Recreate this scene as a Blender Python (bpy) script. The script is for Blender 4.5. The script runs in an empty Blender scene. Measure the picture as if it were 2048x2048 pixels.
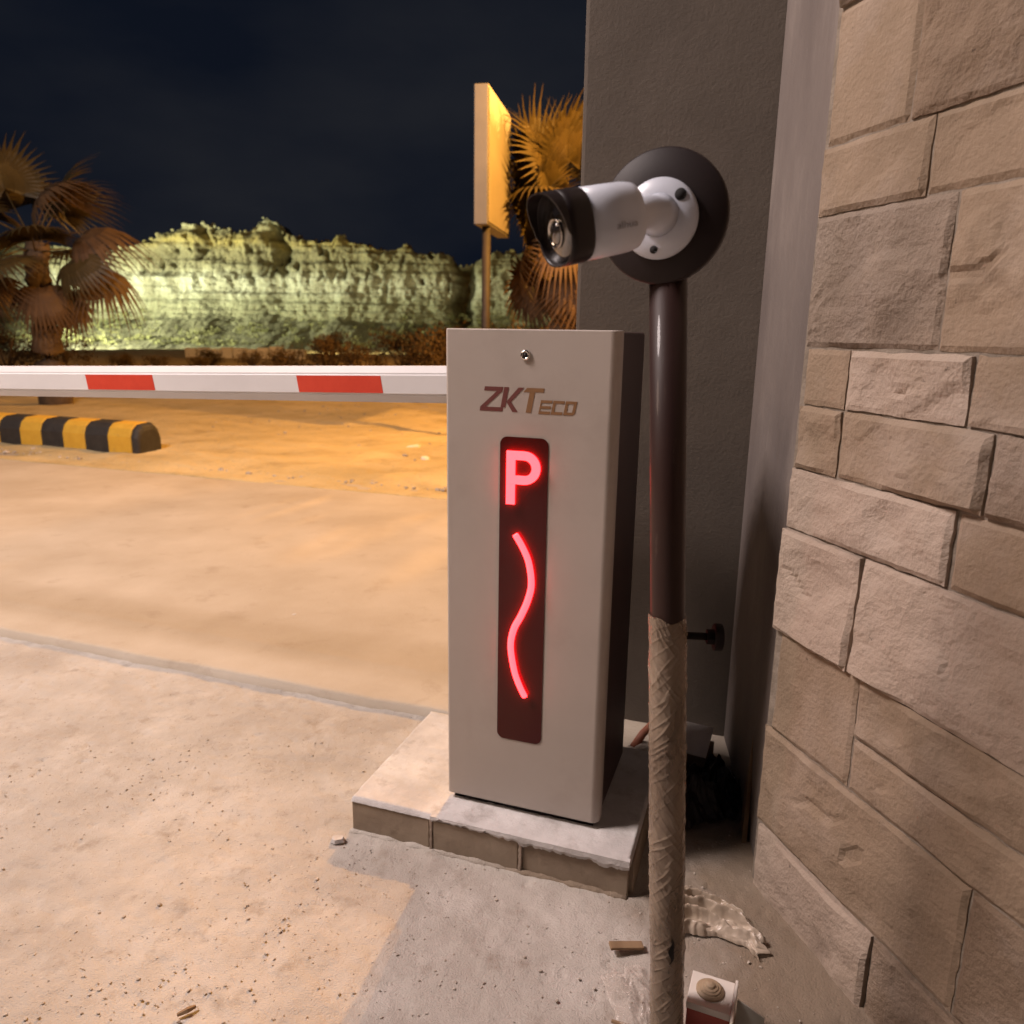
import bpy, bmesh, math, random
from mathutils import Vector, Matrix, noise
random.seed(7)
C = bpy.context.scene.collection
S = bpy.context.scene
PI = math.pi
R = math.radians

# ------------------------------------------------------------------ camera, world, lights, exposure
PITCH, ROLL, EYE = R(13.3), R(0.85), 1.16
f = Vector((0, math.cos(PITCH), -math.sin(PITCH)))
u0 = Vector((0, math.sin(PITCH), math.cos(PITCH)))
r0 = Vector((1, 0, 0))
rr = r0 * math.cos(ROLL) + u0 * math.sin(ROLL)
uu = -r0 * math.sin(ROLL) + u0 * math.cos(ROLL)
cd = bpy.data.cameras.new('camera')
cam = bpy.data.objects.new('camera', cd)
C.objects.link(cam)
cam.matrix_world = Matrix(((rr.x, uu.x, -f.x, 0), (rr.y, uu.y, -f.y, 0), (rr.z, uu.z, -f.z, EYE), (0, 0, 0, 1)))
cd.sensor_width = 36
cd.lens = 36 * 1520 / 2048
cd.clip_start = 0.02
cd.clip_end = 2000
S.camera = cam
cd.dof.use_dof = True
cd.dof.focus_distance = 1.45
cd.dof.aperture_fstop = 5.0

w = bpy.data.worlds.new('World')
S.world = w
w.use_nodes = True
nt = w.node_tree
bg = nt.nodes['Background']
tc = nt.nodes.new('ShaderNodeTexCoord')
mp = nt.nodes.new('ShaderNodeMapping')
mp.inputs['Scale'].default_value = (1.0, 1.0, 2.6)
nz = nt.nodes.new('ShaderNodeTexNoise')
nz.inputs['Scale'].default_value = 2.2
nz.inputs['Detail'].default_value = 5
nz.inputs['Roughness'].default_value = .5
rp = nt.nodes.new('ShaderNodeValToRGB')
rp.color_ramp.elements[0].position = .38
rp.color_ramp.elements[0].color = (.0045, .0065, .0125, 1)
rp.color_ramp.elements[1].position = .78
rp.color_ramp.elements[1].color = (.017, .018, .022, 1)
nt.links.new(tc.outputs['Generated'], mp.inputs['Vector'])
nt.links.new(mp.outputs['Vector'], nz.inputs['Vector'])
nt.links.new(nz.outputs['Fac'], rp.inputs['Fac'])
nt.links.new(rp.outputs['Color'], bg.inputs['Color'])
bg.inputs['Strength'].default_value = 1.0


def lamp(name, kind, loc, col, power, radius, target=None, size=None, blend=.4):
    ld = bpy.data.lights.new(name, kind)
    ld.energy = power
    ld.color = col
    ld.shadow_soft_size = radius
    o = bpy.data.objects.new(name, ld)
    C.objects.link(o)
    o.location = loc
    if kind == 'SPOT':
        ld.spot_size = R(size)
        ld.spot_blend = blend
        o.rotation_euler = (Vector(target) - Vector(loc)).to_track_quat('-Z', 'Y').to_euler()
    return o


lamp('sodium_light', 'POINT', (1.3, 6.9, 4.1), (1.0, .47, .08), 1550, .05)          # street lamp beyond the gate, casts the shadows towards the camera
lamp('yard_lamp', 'POINT', (-4.3, .75, 3.4), (1.0, .72, .54), 230, .6)                     # left of the camera
lamp('canopy_lamp', 'POINT', (-3.7, 1.3, 5.3), (1.0, .85, .81), 1820, .70)
lamp('sodium_light', 'POINT', (3.4, 18.5, 7.0), (1.0, .46, .09), 6500, .1)                      # added unseen orange light for the shrubs and far dirt
lamp('cliff_floodlight', 'SPOT', (-31, 44, 1.0), (.96, 1.0, .64), 50000, .3, (-23, 60, 3.6), 110, .8)
lamp('cliff_floodlight', 'SPOT', (-10, 40, 1.0), (.95, .85, .42), 6500, .3, (-7, 60, 3.6), 120, .9)

S.view_settings.view_transform = 'Standard'
S.view_settings.look = 'None'
S.view_settings.exposure = 0.0
S.view_settings.gamma = 1
S.render.engine = 'CYCLES'


# ------------------------------------------------------------------ materials
def mat(name, c1, c2=None, scale=8, detail=6, rough=.8, bump=0, bscale=30, bdist=.01, metallic=0, layers=(), spec=.5, coat=0,
        ramp=(.35, .65), stretch=(1, 1, 1), bump2=0, b2scale=200, transmission=0, alpha=1, rough_var=0, crack=0, brown_x=0):
    m = bpy.data.materials.new(name)
    m.use_nodes = True
    t = m.node_tree
    N, L = t.nodes, t.links
    b = N['Principled BSDF']
    b.inputs['Roughness'].default_value = rough
    b.inputs['Metallic'].default_value = metallic
    b.inputs['Specular IOR Level'].default_value = spec
    b.inputs['Coat Weight'].default_value = coat
    b.inputs['Transmission Weight'].default_value = transmission
    b.inputs['Alpha'].default_value = alpha
    co = N.new('ShaderNodeTexCoord')
    mpn = N.new('ShaderNodeMapping')
    mpn.inputs['Scale'].default_value = stretch
    L.new(co.outputs['Object'], mpn.inputs['Vector'])
    vec = mpn.outputs['Vector']

    def ns(sc, det=6, ro=.6):
        n = N.new('ShaderNodeTexNoise')
        n.inputs['Scale'].default_value = sc
        n.inputs['Detail'].default_value = det
        n.inputs['Roughness'].default_value = ro
        L.new(vec, n.inputs['Vector'])
        return n.outputs['Fac']
    if c2 is None:
        c2 = c1
    r = N.new('ShaderNodeValToRGB')
    r.color_ramp.elements[0].position, r.color_ramp.elements[1].position = ramp
    r.color_ramp.elements[0].color = (*c1, 1)
    r.color_ramp.elements[1].color = (*c2, 1)
    f0 = ns(scale, detail)
    L.new(f0, r.inputs['Fac'])
    col = r.outputs['Color']
    for (lc, lsc, lo, hi, amt) in layers:      # stains: colour, scale, threshold low/high, amount
        rr_ = N.new('ShaderNodeValToRGB')
        rr_.color_ramp.elements[0].position, rr_.color_ramp.elements[1].position = lo, hi
        rr_.color_ramp.elements[0].color = (0, 0, 0, 1)
        rr_.color_ramp.elements[1].color = (amt, amt, amt, 1)
        L.new(ns(lsc, 8, .65), rr_.inputs['Fac'])
        mx = N.new('ShaderNodeMix')
        mx.data_type = 'RGBA'
        L.new(rr_.outputs['Color'], mx.inputs['Factor'])
        L.new(col, mx.inputs['A'])
        mx.inputs['B'].default_value = (*lc, 1)
        col = mx.outputs['Result']
    if crack:                                  # thin hairline cracks: where a slow noise crosses its middle value
        cm = N.new('ShaderNodeMath')
        cm.operation = 'SUBTRACT'
        cm.inputs[1].default_value = .5
        L.new(ns(2.4, 3, .55), cm.inputs[0])
        ca_ = N.new('ShaderNodeMath')
        ca_.operation = 'ABSOLUTE'
        L.new(cm.outputs[0], ca_.inputs[0])
        cr = N.new('ShaderNodeValToRGB')
        cr.color_ramp.elements[0].position, cr.color_ramp.elements[1].position = .0012, .0045
        cr.color_ramp.elements[0].color = (1, 1, 1, 1)
        cr.color_ramp.elements[1].color = (0, 0, 0, 1)
        L.new(ca_.outputs[0], cr.inputs['Fac'])
        cg = N.new('ShaderNodeValToRGB')
        cg.color_ramp.elements[0].position, cg.color_ramp.elements[1].position = .57, .63
        L.new(ns(3.1, 2, .5), cg.inputs['Fac'])
        cmul = N.new('ShaderNodeMath')
        cmul.operation = 'MULTIPLY'
        L.new(cr.outputs['Color'], cmul.inputs[0])
        L.new(cg.outputs['Color'], cmul.inputs[1])
        mx = N.new('ShaderNodeMix')
        mx.data_type = 'RGBA'
        L.new(cmul.outputs[0], mx.inputs['Factor'])
        L.new(col, mx.inputs['A'])
        mx.inputs['B'].default_value = (.05, .035, .025, 1)
        col = mx.outputs['Result']
    if brown_x:                                   # darker brown towards the stone wall, edge broken by noise
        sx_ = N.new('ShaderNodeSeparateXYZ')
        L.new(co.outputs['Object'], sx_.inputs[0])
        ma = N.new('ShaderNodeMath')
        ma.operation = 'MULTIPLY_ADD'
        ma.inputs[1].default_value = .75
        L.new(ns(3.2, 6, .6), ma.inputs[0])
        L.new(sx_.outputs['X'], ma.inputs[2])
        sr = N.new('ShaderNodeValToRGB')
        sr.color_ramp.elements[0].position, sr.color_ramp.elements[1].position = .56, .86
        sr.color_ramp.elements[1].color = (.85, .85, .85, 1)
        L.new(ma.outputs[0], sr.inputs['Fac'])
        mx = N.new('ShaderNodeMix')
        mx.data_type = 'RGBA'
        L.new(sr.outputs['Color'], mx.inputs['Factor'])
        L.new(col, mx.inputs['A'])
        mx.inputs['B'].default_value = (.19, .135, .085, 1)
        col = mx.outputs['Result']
    L.new(col, b.inputs['Base Color'])
    if rough_var:
        mr = N.new('ShaderNodeMapRange')
        mr.inputs['To Min'].default_value = rough - rough_var
        mr.inputs['To Max'].default_value = rough + rough_var
        L.new(f0, mr.inputs['Value'])
        L.new(mr.outputs['Result'], b.inputs['Roughness'])
    nrm = None
    for bs, sc in ((bump, bscale), (bump2, b2scale)):
        if bs:
            bn = N.new('ShaderNodeBump')
            bn.inputs['Strength'].default_value = bs
            bn.inputs['Distance'].default_value = bdist
            L.new(ns(sc, 8, .6), bn.inputs['Height'])
            if nrm:
                L.new(nrm, bn.inputs['Normal'])
            nrm = bn.outputs['Normal']
    if nrm:
        L.new(nrm, b.inputs['Normal'])
    m['bsdf'] = 1
    return m


M = {}
M['slab'] = mat('dusty_concrete', (.36, .32, .28), (.49, .45, .41), 2.2, rough=.92, bump=.30, bscale=55, bdist=.008, bump2=.55, b2scale=260, brown_x=1,
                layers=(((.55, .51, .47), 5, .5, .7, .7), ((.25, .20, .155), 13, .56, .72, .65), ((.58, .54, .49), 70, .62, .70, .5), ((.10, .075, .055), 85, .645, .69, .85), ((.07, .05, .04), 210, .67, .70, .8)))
M['road'] = mat('smooth_concrete', (.38, .32, .25), (.46, .40, .33), 1.6, rough=.85, bump=.25, bscale=20, bdist=.01, bump2=.25, b2scale=120,
                layers=(((.27, .21, .15), 6, .58, .75, .5), ((.14, .10, .07), 60, .69, .74, .7)))
M['dirt'] = mat('sandy_dirt', (.48, .37, .19), (.62, .49, .28), 1.2, rough=.95, bump=.7, bscale=7, bdist=.05, bump2=.5, b2scale=60,
                layers=(((.34, .25, .12), 2.5, .52, .7, .7), ((.15, .10, .05), 24, .64, .70, .7)))
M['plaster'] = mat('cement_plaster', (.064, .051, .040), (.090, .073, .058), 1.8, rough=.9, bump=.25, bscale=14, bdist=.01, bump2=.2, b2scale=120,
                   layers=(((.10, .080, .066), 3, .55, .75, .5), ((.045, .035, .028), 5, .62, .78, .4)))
M['plaster_light'] = mat('rough_plaster', (.105, .086, .078), (.160, .134, .120), 3.5, rough=.9, bump=.35, bscale=22, bdist=.01, bump2=.3, b2scale=120,
                         layers=(((.20, .17, .15), 7, .55, .7, .5), ((.13, .095, .075), 5, .6, .75, .5)), stretch=(1, 1, .35))
STONE_L = (((.36, .30, .255), 2.6, .50, .66, .45), ((.33, .255, .19), 5, .52, .7, .5), ((.12, .085, .06), 7, .56, .72, .5), ((.05, .035, .027), 45, .67, .72, .7))
M['stone'] = mat('split_limestone', (.19, .138, .092), (.28, .208, .145), 3.0, rough=.9, bump=.35, bscale=12, bdist=.012, bump2=.4, b2scale=120, layers=STONE_L)
M['stone_pale'] = mat('pale_limestone', (.30, .235, .185), (.385, .31, .25), 3.0, rough=.9, bump=.4, bscale=14, bdist=.015, bump2=.4, b2scale=120, layers=STONE_L)
M['stone_grey'] = mat('grey_limestone', (.165, .126, .095), (.245, .192, .148), 4.0, rough=.9, bump=.6, bscale=18, bdist=.02, bump2=.45, b2scale=110, layers=STONE_L)
M['stone_brown'] = mat('brown_limestone', (.138, .095, .062), (.215, .155, .106), 2.2, rough=.9, bump=.4, bscale=15, bdist=.015, bump2=.4, b2scale=120, layers=STONE_L)
M['mortar'] = mat('mortar', (.16, .13, .10), (.24, .20, .16), 20, rough=.95, bump=.6, bscale=60, bdist=.01)
M['white_cement'] = mat('white_cement_wash', (.42, .40, .39), (.58, .56, .55), 9, rough=.85, bump=.4, bscale=40, bdist=.006,
                        layers=(((.28, .25, .23), 16, .54, .70, .7),), bump2=.3, b2scale=200)
M['tile'] = mat('edge_block', (.21, .16, .115), (.29, .23, .17), 9, rough=.8, bump=.35, bscale=50, bdist=.004, layers=(((.13, .09, .06), 15, .6, .72, .5),))
M['white_paint'] = mat('pale_powder_coat', (.38, .335, .30), (.42, .37, .335), 2, rough=.42, bump=.05, bscale=500, bdist=.001,
                       layers=(((.27, .225, .19), 3, .52, .75, .45), ((.42, .38, .34), 38, .63, .72, .25)), rough_var=.08, bump2=.06, b2scale=25)
M['dark_paint'] = mat('dark_powder_coat', (.036, .015, .014), (.046, .021, .019), 4, rough=.5, bump=.06, bscale=400, bdist=.001, layers=(((.05, .038, .033), 9, .62, .75, .4),))
M['arm'] = mat('painted_aluminium', (.62, .61, .62), (.68, .67, .68), 3, rough=.4, layers=(((.5, .47, .44), 6, .6, .75, .4),))
M['red_film'] = mat('red_reflective_film', (.55, .045, .02), (.60, .055, .025), 30, rough=.45, layers=(((.36, .03, .015), 10, .62, .76, .3),))
M['panel'] = mat('red_acrylic', (.050, .0035, .004), None, rough=.16, spec=.3)
M['print_dark'] = mat('maroon_print', (.13, .035, .03), None, rough=.5)
M['print_ochre'] = mat('ochre_print', (.22, .115, .05), None, rough=.5)
M['print_grey'] = mat('grey_print', (.22, .22, .25), (.30, .30, .33), 300, rough=.6)
M['chrome'] = mat('chrome', (.75, .72, .68), None, rough=.2, metallic=1)
M['black'] = mat('black_plastic', (.012, .008, .008), (.018, .012, .012), 10, rough=.4, spec=.3)
M['black_rubber'] = mat('black_painted_disc', (.013, .008, .009), (.019, .012, .012), 6, rough=.55, spec=.25, bump=.08, bscale=200, bdist=.001, layers=(((.035, .025, .022), 9, .64, .76, .4),))
M['dull_black'] = mat('dull_black', (.010, .007, .007), None, rough=.8, spec=.15)
M['hole'] = mat('dark_hole', (.004, .003, .003), None, rough=.9)
M['pipe'] = mat('brown_painted_pipe', (.022, .010, .009), (.032, .015, .012), 9, rough=.5, spec=.2, coat=.1, bump=.1, bscale=90, bdist=.002, layers=(((.13, .09, .07), 25, .62, .74, .5),), stretch=(1, 1, .25))
M['cam_white'] = mat('camera_white', (.52, .55, .63), (.55, .58, .66), 3, rough=.35)
M['lens_glass'] = mat('lens_glass', (.02, .016, .014), None, rough=.04, spec=1.0, coat=1)
M['lens_ring'] = mat('lens_ring', (.45, .42, .38), None, rough=.15, metallic=1)
M['wrap'] = mat('plastic_wrap', (.25, .185, .13), (.36, .28, .21), 14, rough=.2, bump=.25, bscale=60, bdist=.004, alpha=.66,
                layers=(((.10, .06, .045), 11, .5, .68, .6),), stretch=(1, 1, .35))
M['film'] = mat('clear_film', (.62, .54, .48), (.72, .64, .58), 14, rough=.16, bump=.5, bscale=40, bdist=.008, alpha=.30, spec=.8)
M['rag'] = mat('crumpled_sheet', (.33, .26, .19), (.50, .42, .34), 9, rough=.3, bump=.25, bscale=50, bdist=.004, alpha=.93, layers=(((.24, .18, .13), 14, .6, .7, .5),))
M['carton'] = mat('brown_carton', (.20, .14, .095), (.26, .19, .13), 12, rough=.85, bump=.2, bscale=60, bdist=.003)
M['paper'] = mat('white_paper', (.52, .48, .45), (.62, .58, .55), 12, rough=.8, bump=.3, bscale=40, bdist=.004)
M['bag'] = mat('black_bag', (.012, .009, .009), (.022, .017, .016), 12, rough=.4, bump=.6, bscale=22, bdist=.01)
M['pink_pvc'] = mat('terracotta_conduit', (.48, .17, .10), (.55, .22, .14), 20, rough=.5)
M['box_white'] = mat('switch_box_white', (.60, .55, .50), (.66, .61, .56), 12, rough=.5, layers=(((.46, .38, .31), 22, .6, .72, .4),))
M['box_red'] = mat('switch_box_red', (.28, .035, .025), (.36, .05, .03), 16, rough=.5, layers=(((.20, .03, .02), 26, .55, .7, .5),))
M['box_flap'] = mat('grey_plate', (.42, .42, .38), (.48, .48, .44), 12, rough=.5)
M['knob'] = mat('tan_cap', (.30, .22, .14), (.36, .27, .18), 30, rough=.6)
M['rock'] = mat('rubble_stone', (.30, .25, .20), (.52, .46, .40), 30, rough=.9, bump=.4, bscale=90, bdist=.004)
M['wood'] = mat('wood_offcut', (.17, .105, .055), (.26, .17, .095), 22, rough=.8, bump=.3, bscale=60, bdist=.003, stretch=(1, .2, 1))
M['kerb_yellow'] = mat('yellow_kerb_paint', (.60, .33, .03), (.66, .38, .04), 12, rough=.7, bump=.3, bscale=40, bdist=.005, layers=(((.30, .20, .10), 20, .6, .72, .6),))
M['kerb_black'] = mat('black_kerb_paint', (.022, .018, .016), (.035, .03, .026), 12, rough=.7, bump=.3, bscale=40, bdist=.005, layers=(((.12, .09, .06), 20, .62, .74, .5),))
M['sign'] = mat('sign_panel', (.22, .19, .15), (.26, .22, .18), 2, rough=.6)
M['sign_back'] = mat('sign_frame', (.11, .10, .09), (.14, .125, .11), 3, rough=.6)
M['steel'] = mat('rusty_steel_post', (.018, .012, .010), (.03, .02, .016), 14, rough=.7)
M['frond'] = mat('fan_palm_leaf', (.050, .036, .012), (.080, .054, .018), 3, rough=.55)
M['frond_dry'] = mat('dry_palm_leaf', (.075, .040, .018), (.11, .062, .028), 3, rough=.7)
M['trunk'] = mat('palm_bark', (.08, .05, .03), (.13, .085, .05), 10, rough=.9, bump=.6, bscale=16, bdist=.04)
M['shrub'] = mat('dry_shrub_leaf', (.075, .045, .016), (.125, .075, .028), .8, rough=.8)
M['shrub_dark'] = mat('dark_shrub_leaf', (.040, .026, .012), (.07, .045, .02), .8, rough=.8)
M['scrub'] = mat('olive_scrub', (.10, .105, .04), (.19, .18, .08), .6, rough=.85)
M['parapet'] = mat('whitewashed_block', (.72, .69, .62), (.80, .77, .70), 3, rough=.85, layers=(((.46, .38, .30), 4, .6, .75, .4),))


def emitter(name, col, strength):
    m = bpy.data.materials.new(name)
    m.use_nodes = True
    b = m.node_tree.nodes['Principled BSDF']
    b.inputs['Base Color'].default_value = (.8, .1, .1, 1)
    b.inputs['Emission Color'].default_value = (*col, 1)
    b.inputs['Emission Strength'].default_value = strength
    return m


M['led'] = emitter('lit_red_led', (1.0, .0125, .0160), 18)


def cliff_mat():
    m = mat('cliff_rock', (.27, .26, .19), (.40, .39, .30), .35, rough=.95, bump=.9, bscale=1.3, bdist=.5, bump2=.7, b2scale=5)
    t = m.node_tree
    N, L = t.nodes, t.links
    b = N['Principled BSDF']
    src = b.inputs['Base Color'].links[0].from_socket
    co = N.new('ShaderNodeTexCoord')
    sp = N.new('ShaderNodeSeparateXYZ')
    L.new(co.outputs['Object'], sp.inputs[0])
    n = N.new('ShaderNodeTexNoise')
    n.inputs['Scale'].default_value = .5
    n.inputs['Detail'].default_value = 7
    L.new(co.outputs['Object'], n.inputs['Vector'])
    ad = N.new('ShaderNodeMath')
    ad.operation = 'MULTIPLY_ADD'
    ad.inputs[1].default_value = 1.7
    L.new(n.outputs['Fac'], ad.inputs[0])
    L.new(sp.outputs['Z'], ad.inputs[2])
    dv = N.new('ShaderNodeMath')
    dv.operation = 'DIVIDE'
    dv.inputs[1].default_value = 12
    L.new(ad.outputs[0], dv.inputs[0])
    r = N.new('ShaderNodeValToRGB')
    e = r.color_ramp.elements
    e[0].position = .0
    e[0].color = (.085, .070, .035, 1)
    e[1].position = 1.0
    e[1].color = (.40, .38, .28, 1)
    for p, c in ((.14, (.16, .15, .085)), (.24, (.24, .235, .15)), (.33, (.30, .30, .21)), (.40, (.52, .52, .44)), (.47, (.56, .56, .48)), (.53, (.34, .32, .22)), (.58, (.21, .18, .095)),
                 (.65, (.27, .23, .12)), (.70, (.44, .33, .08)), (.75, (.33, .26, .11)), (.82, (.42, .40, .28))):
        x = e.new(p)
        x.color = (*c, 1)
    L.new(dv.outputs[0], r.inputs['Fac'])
    # vertical dark brown streaks multiplied over the bands
    m2 = N.new('ShaderNodeMapping')
    m2.inputs['Scale'].default_value = (1.0, .3, .22)
    L.new(co.outputs['Object'], m2.inputs['Vector'])
    n2 = N.new('ShaderNodeTexNoise')
    n2.inputs['Scale'].default_value = 1.8
    n2.inputs['Detail'].default_value = 8
    n2.inputs['Roughness'].default_value = .65
    L.new(m2.outputs['Vector'], n2.inputs['Vector'])
    r2 = N.new('ShaderNodeValToRGB')
    r2.color_ramp.elements[0].position = .42
    r2.color_ramp.elements[0].color = (.28, .22, .12, 1)
    r2.color_ramp.elements[1].position = .60
    r2.color_ramp.elements[1].color = (1, 1, 1, 1)
    L.new(n2.outputs['Fac'], r2.inputs['Fac'])
    mx = N.new('ShaderNodeMix')
    mx.data_type = 'RGBA'
    mx.blend_type = 'MULTIPLY'
    mx.inputs['Factor'].default_value = .62
    L.new(r.outputs['Color'], mx.inputs['A'])
    L.new(r2.outputs['Color'], mx.inputs['B'])
    mx2 = N.new('ShaderNodeMix')
    mx2.data_type = 'RGBA'
    mx2.inputs['Factor'].default_value = .25
    L.new(mx.outputs['Result'], mx2.inputs['A'])
    L.new(src, mx2.inputs['B'])
    L.new(mx2.outputs['Result'], b.inputs['Base Color'])
    return m


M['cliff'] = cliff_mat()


# ------------------------------------------------------------------ mesh helpers
class MB:
    def __init__(s):
        s.v, s.f, s.sm = [], [], []

    def add(s, vs, fs, smooth=False):
        o = len(s.v)
        s.v += [tuple(p) for p in vs]
        for q in fs:
            s.f.append([i + o for i in q])
            s.sm.append(smooth)

    def box(s, a, b, m=None):
        x0, y0, z0 = a
        x1, y1, z1 = b
        vs = [Vector(p) for p in ((x0, y0, z0), (x1, y0, z0), (x1, y1, z0), (x0, y1, z0), (x0, y0, z1), (x1, y0, z1), (x1, y1, z1), (x0, y1, z1))]
        if m:
            vs = [m @ p for p in vs]
        s.add(vs, [(0, 3, 2, 1), (4, 5, 6, 7), (0, 1, 5, 4), (1, 2, 6, 5), (2, 3, 7, 6), (3, 0, 4, 7)])

    def prism(s, pts, z0, z1, m=None, smooth=False):
        n = len(pts)
        vs = [Vector((x, y, z0)) for x, y in pts] + [Vector((x, y, z1)) for x, y in pts]
        if m:
            vs = [m @ p for p in vs]
        s.add(vs, [list(range(n))[::-1], list(range(n, 2 * n))])
        s.add(vs, [(i, (i + 1) % n, n + (i + 1) % n, n + i) for i in range(n)], smooth)

    def lathe(s, prof, n=32, m=None, smooth=True, sup=2.0):
        """prof = [(radius, height)], axis = local z; sup = superellipse exponent"""
        vs = []
        for (rd, h) in prof:
            for k in range(n):
                a = 2 * PI * k / n
                ca, sa = math.cos(a), math.sin(a)
                x = math.copysign(abs(ca) ** (2 / sup), ca)
                y = math.copysign(abs(sa) ** (2 / sup), sa)
                vs.append(Vector((rd * x, rd * y, h)))
        if m:
            vs = [m @ p for p in vs]
        fs = []
        for j in range(len(prof) - 1):
            for k in range(n):
                k2 = (k + 1) % n
                fs.append((j * n + k, j * n + k2, (j + 1) * n + k2, (j + 1) * n + k))
        s.add(vs, fs, smooth)
        o = len(s.v) - len(vs)
        if prof[0][0] > 1e-5:
            s.f.append([o + k for k in range(n)][::-1]); s.sm.append(False)
        if prof[-1][0] > 1e-5:
            s.f.append([o + (len(prof) - 1) * n + k for k in range(n)]); s.sm.append(False)

    def tube(s, path, rad, n=10, smooth=True, flat=1.0, up=Vector((0, 0, 1))):
        path = [Vector(p) for p in path]
        vs = []
        for i, p in enumerate(path):
            d = (path[min(i + 1, len(path) - 1)] - path[max(i - 1, 0)]).normalized()
            a = d.cross(up)
            if a.length < 1e-4:
                a = d.cross(Vector((1, 0, 0)))
            a.normalize()
            b = d.cross(a).normalized()
            r_ = rad[i] if isinstance(rad, (list, tuple)) else rad
            for k in range(n):
                t = 2 * PI * k / n
                vs.append(p + a * (r_ * math.cos(t)) + b * (r_ * flat * math.sin(t)))
        fs = [(j * n + k, (j + 1) * n + k, (j + 1) * n + (k + 1) % n, j * n + (k + 1) % n) for j in range(len(path) - 1) for k in range(n)]
        s.add(vs, fs, smooth)
        o = len(s.v) - len(vs)
        s.f.append([o + k for k in range(n)]); s.sm.append(False)
        s.f.append([o + (len(path) - 1) * n + k for k in range(n)][::-1]); s.sm.append(False)

    def grid(s, fn, nu, nv, smooth=True):
        vs = [fn(i / nu, j / nv) for j in range(nv + 1) for i in range(nu + 1)]
        s.add(vs, [(j * (nu + 1) + i, j * (nu + 1) + i + 1, (j + 1) * (nu + 1) + i + 1, (j + 1) * (nu + 1) + i) for j in range(nv) for i in range(nu)], smooth)

    def mesh(s, name, m):
        me = bpy.data.meshes.new(name)
        me.from_pydata(s.v, [], s.f)
        me.polygons.foreach_set('use_smooth', s.sm)
        me.materials.append(m)
        me.update()
        return me

    def build(s, name, m, parent=None, bevel=0, fix=True, solid=0, segs=2):
        me = s.mesh(name, m)
        if fix:
            b = bmesh.new()
            b.from_mesh(me)
            bmesh.ops.remove_doubles(b, verts=b.verts, dist=1e-6)
            bmesh.ops.recalc_face_normals(b, faces=b.faces)
            b.to_mesh(me)
            b.free()
        o = bpy.data.objects.new(name, me)
        C.objects.link(o)
        if parent:
            o.parent = parent
        if bevel:
            md = o.modifiers.new('bevel', 'BEVEL')
            md.width = bevel
            md.segments = segs
            md.limit_method = 'ANGLE'
            md.angle_limit = R(35)
            md.harden_normals = False
        if solid:
            md = o.modifiers.new('solid', 'SOLIDIFY')
            md.thickness = solid
        return o


def thing(name, label, cat, loc=(0, 0, 0), rot=(0, 0, 0), group=None):
    o = bpy.data.objects.new(name, None)
    C.objects.link(o)
    o.location = loc
    o.rotation_euler = rot
    o.empty_display_size = .1
    return tag(o, label, cat, group)


def tag(o, label, cat, group=None):
    o['label'] = label
    o['category'] = cat
    if group:
        o['group'] = group
    return o


def structure(o, label=None):
    o['kind'] = 'structure'
    if label:
        o['label'] = label
    return o


def stuff(o, label=None, cat=None):
    o['kind'] = 'stuff'
    if label:
        o['label'] = label
        if cat:
            o['category'] = cat
    return o


def fbm(x, y, z=0, o=5, h=.9):
    return noise.fractal(Vector((x, y, z)), h, 2.0, o)


GA = math.atan2(-.325, .946)       # direction of the gate line (cabinet front, kerb step, road edge)
GD = Vector((.946, -.325, 0)).normalized()
GN = Vector((.325, .946, 0)).normalized()

# ------------------------------------------------------------------ ground sheets
STEP_Z = .028
SP = Vector((-1.376, 2.52, 0))         # a point on the step line
DP = Vector((-3.217, 6.3, 0))          # a point on the slab / dirt boundary


def gl(a, b, base=SP):
    """point from gate-line coordinates: a along, b across"""
    return base + GD * a + GN * b


def near_fn(u, v):
    if u < .1:
        a = -6 + 48 * u
    elif u < .9:
        a = -1.2 + 3.9 * (u - .1) / .8
    else:
        a = 2.7 + 43 * (u - .9)
    b = -5.6 + 3.55 * v / .1 if v < .1 else -2.05 + 2.11 * (v - .1) / .9
    p = gl(a, b)
    z = .0035 * fbm(p.x * 5, p.y * 5, 1, 3) + .0026 * fbm(p.x * 20, p.y * 20, 3, 5, .7)
    pit = noise.noise(Vector((p.x * 33, p.y * 33, 5)))
    if pit > .44:
        z -= (pit - .44) * .02 * (.5 + noise.noise(Vector((p.x * 3, p.y * 3, 9))))
    return (p.x, p.y, min(z, .008))


g = MB()
g.grid(near_fn, 820, 430)
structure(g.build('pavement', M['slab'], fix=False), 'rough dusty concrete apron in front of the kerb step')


def step_off(a):
    return .008 * fbm(a * 3.1, 4.2) + .004 * fbm(a * 14, 1.7)


g = MB()
depth_r = (DP - SP).dot(GN)


def road_fn(u, v):
    a = -14 + 26 * u
    if v < 1e-6:
        b, z = step_off(a) - .004, -.03
    else:
        vv = (v - 1 / 160) / (1 - 1 / 160)
        b = step_off(a) + (depth_r + .35 - step_off(a)) * vv
        z = STEP_Z + .003 * fbm(a * 1.5, b * 1.5, 2)
        if vv < .004:
            z -= .004
        if b > depth_r - .1:
            z -= .02 * (b - depth_r + .1)
        groove = abs(b - .24 - .01 * fbm(a * .8, 9))
        if groove < .03:
            z += .004 * (1 - groove / .03)
    p = gl(a, b)
    return (p.x, p.y, z)


g.grid(road_fn, 520, 160)
structure(g.build('road', M['road'], fix=False), 'smooth raised concrete road slab beyond the kerb step')


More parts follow.
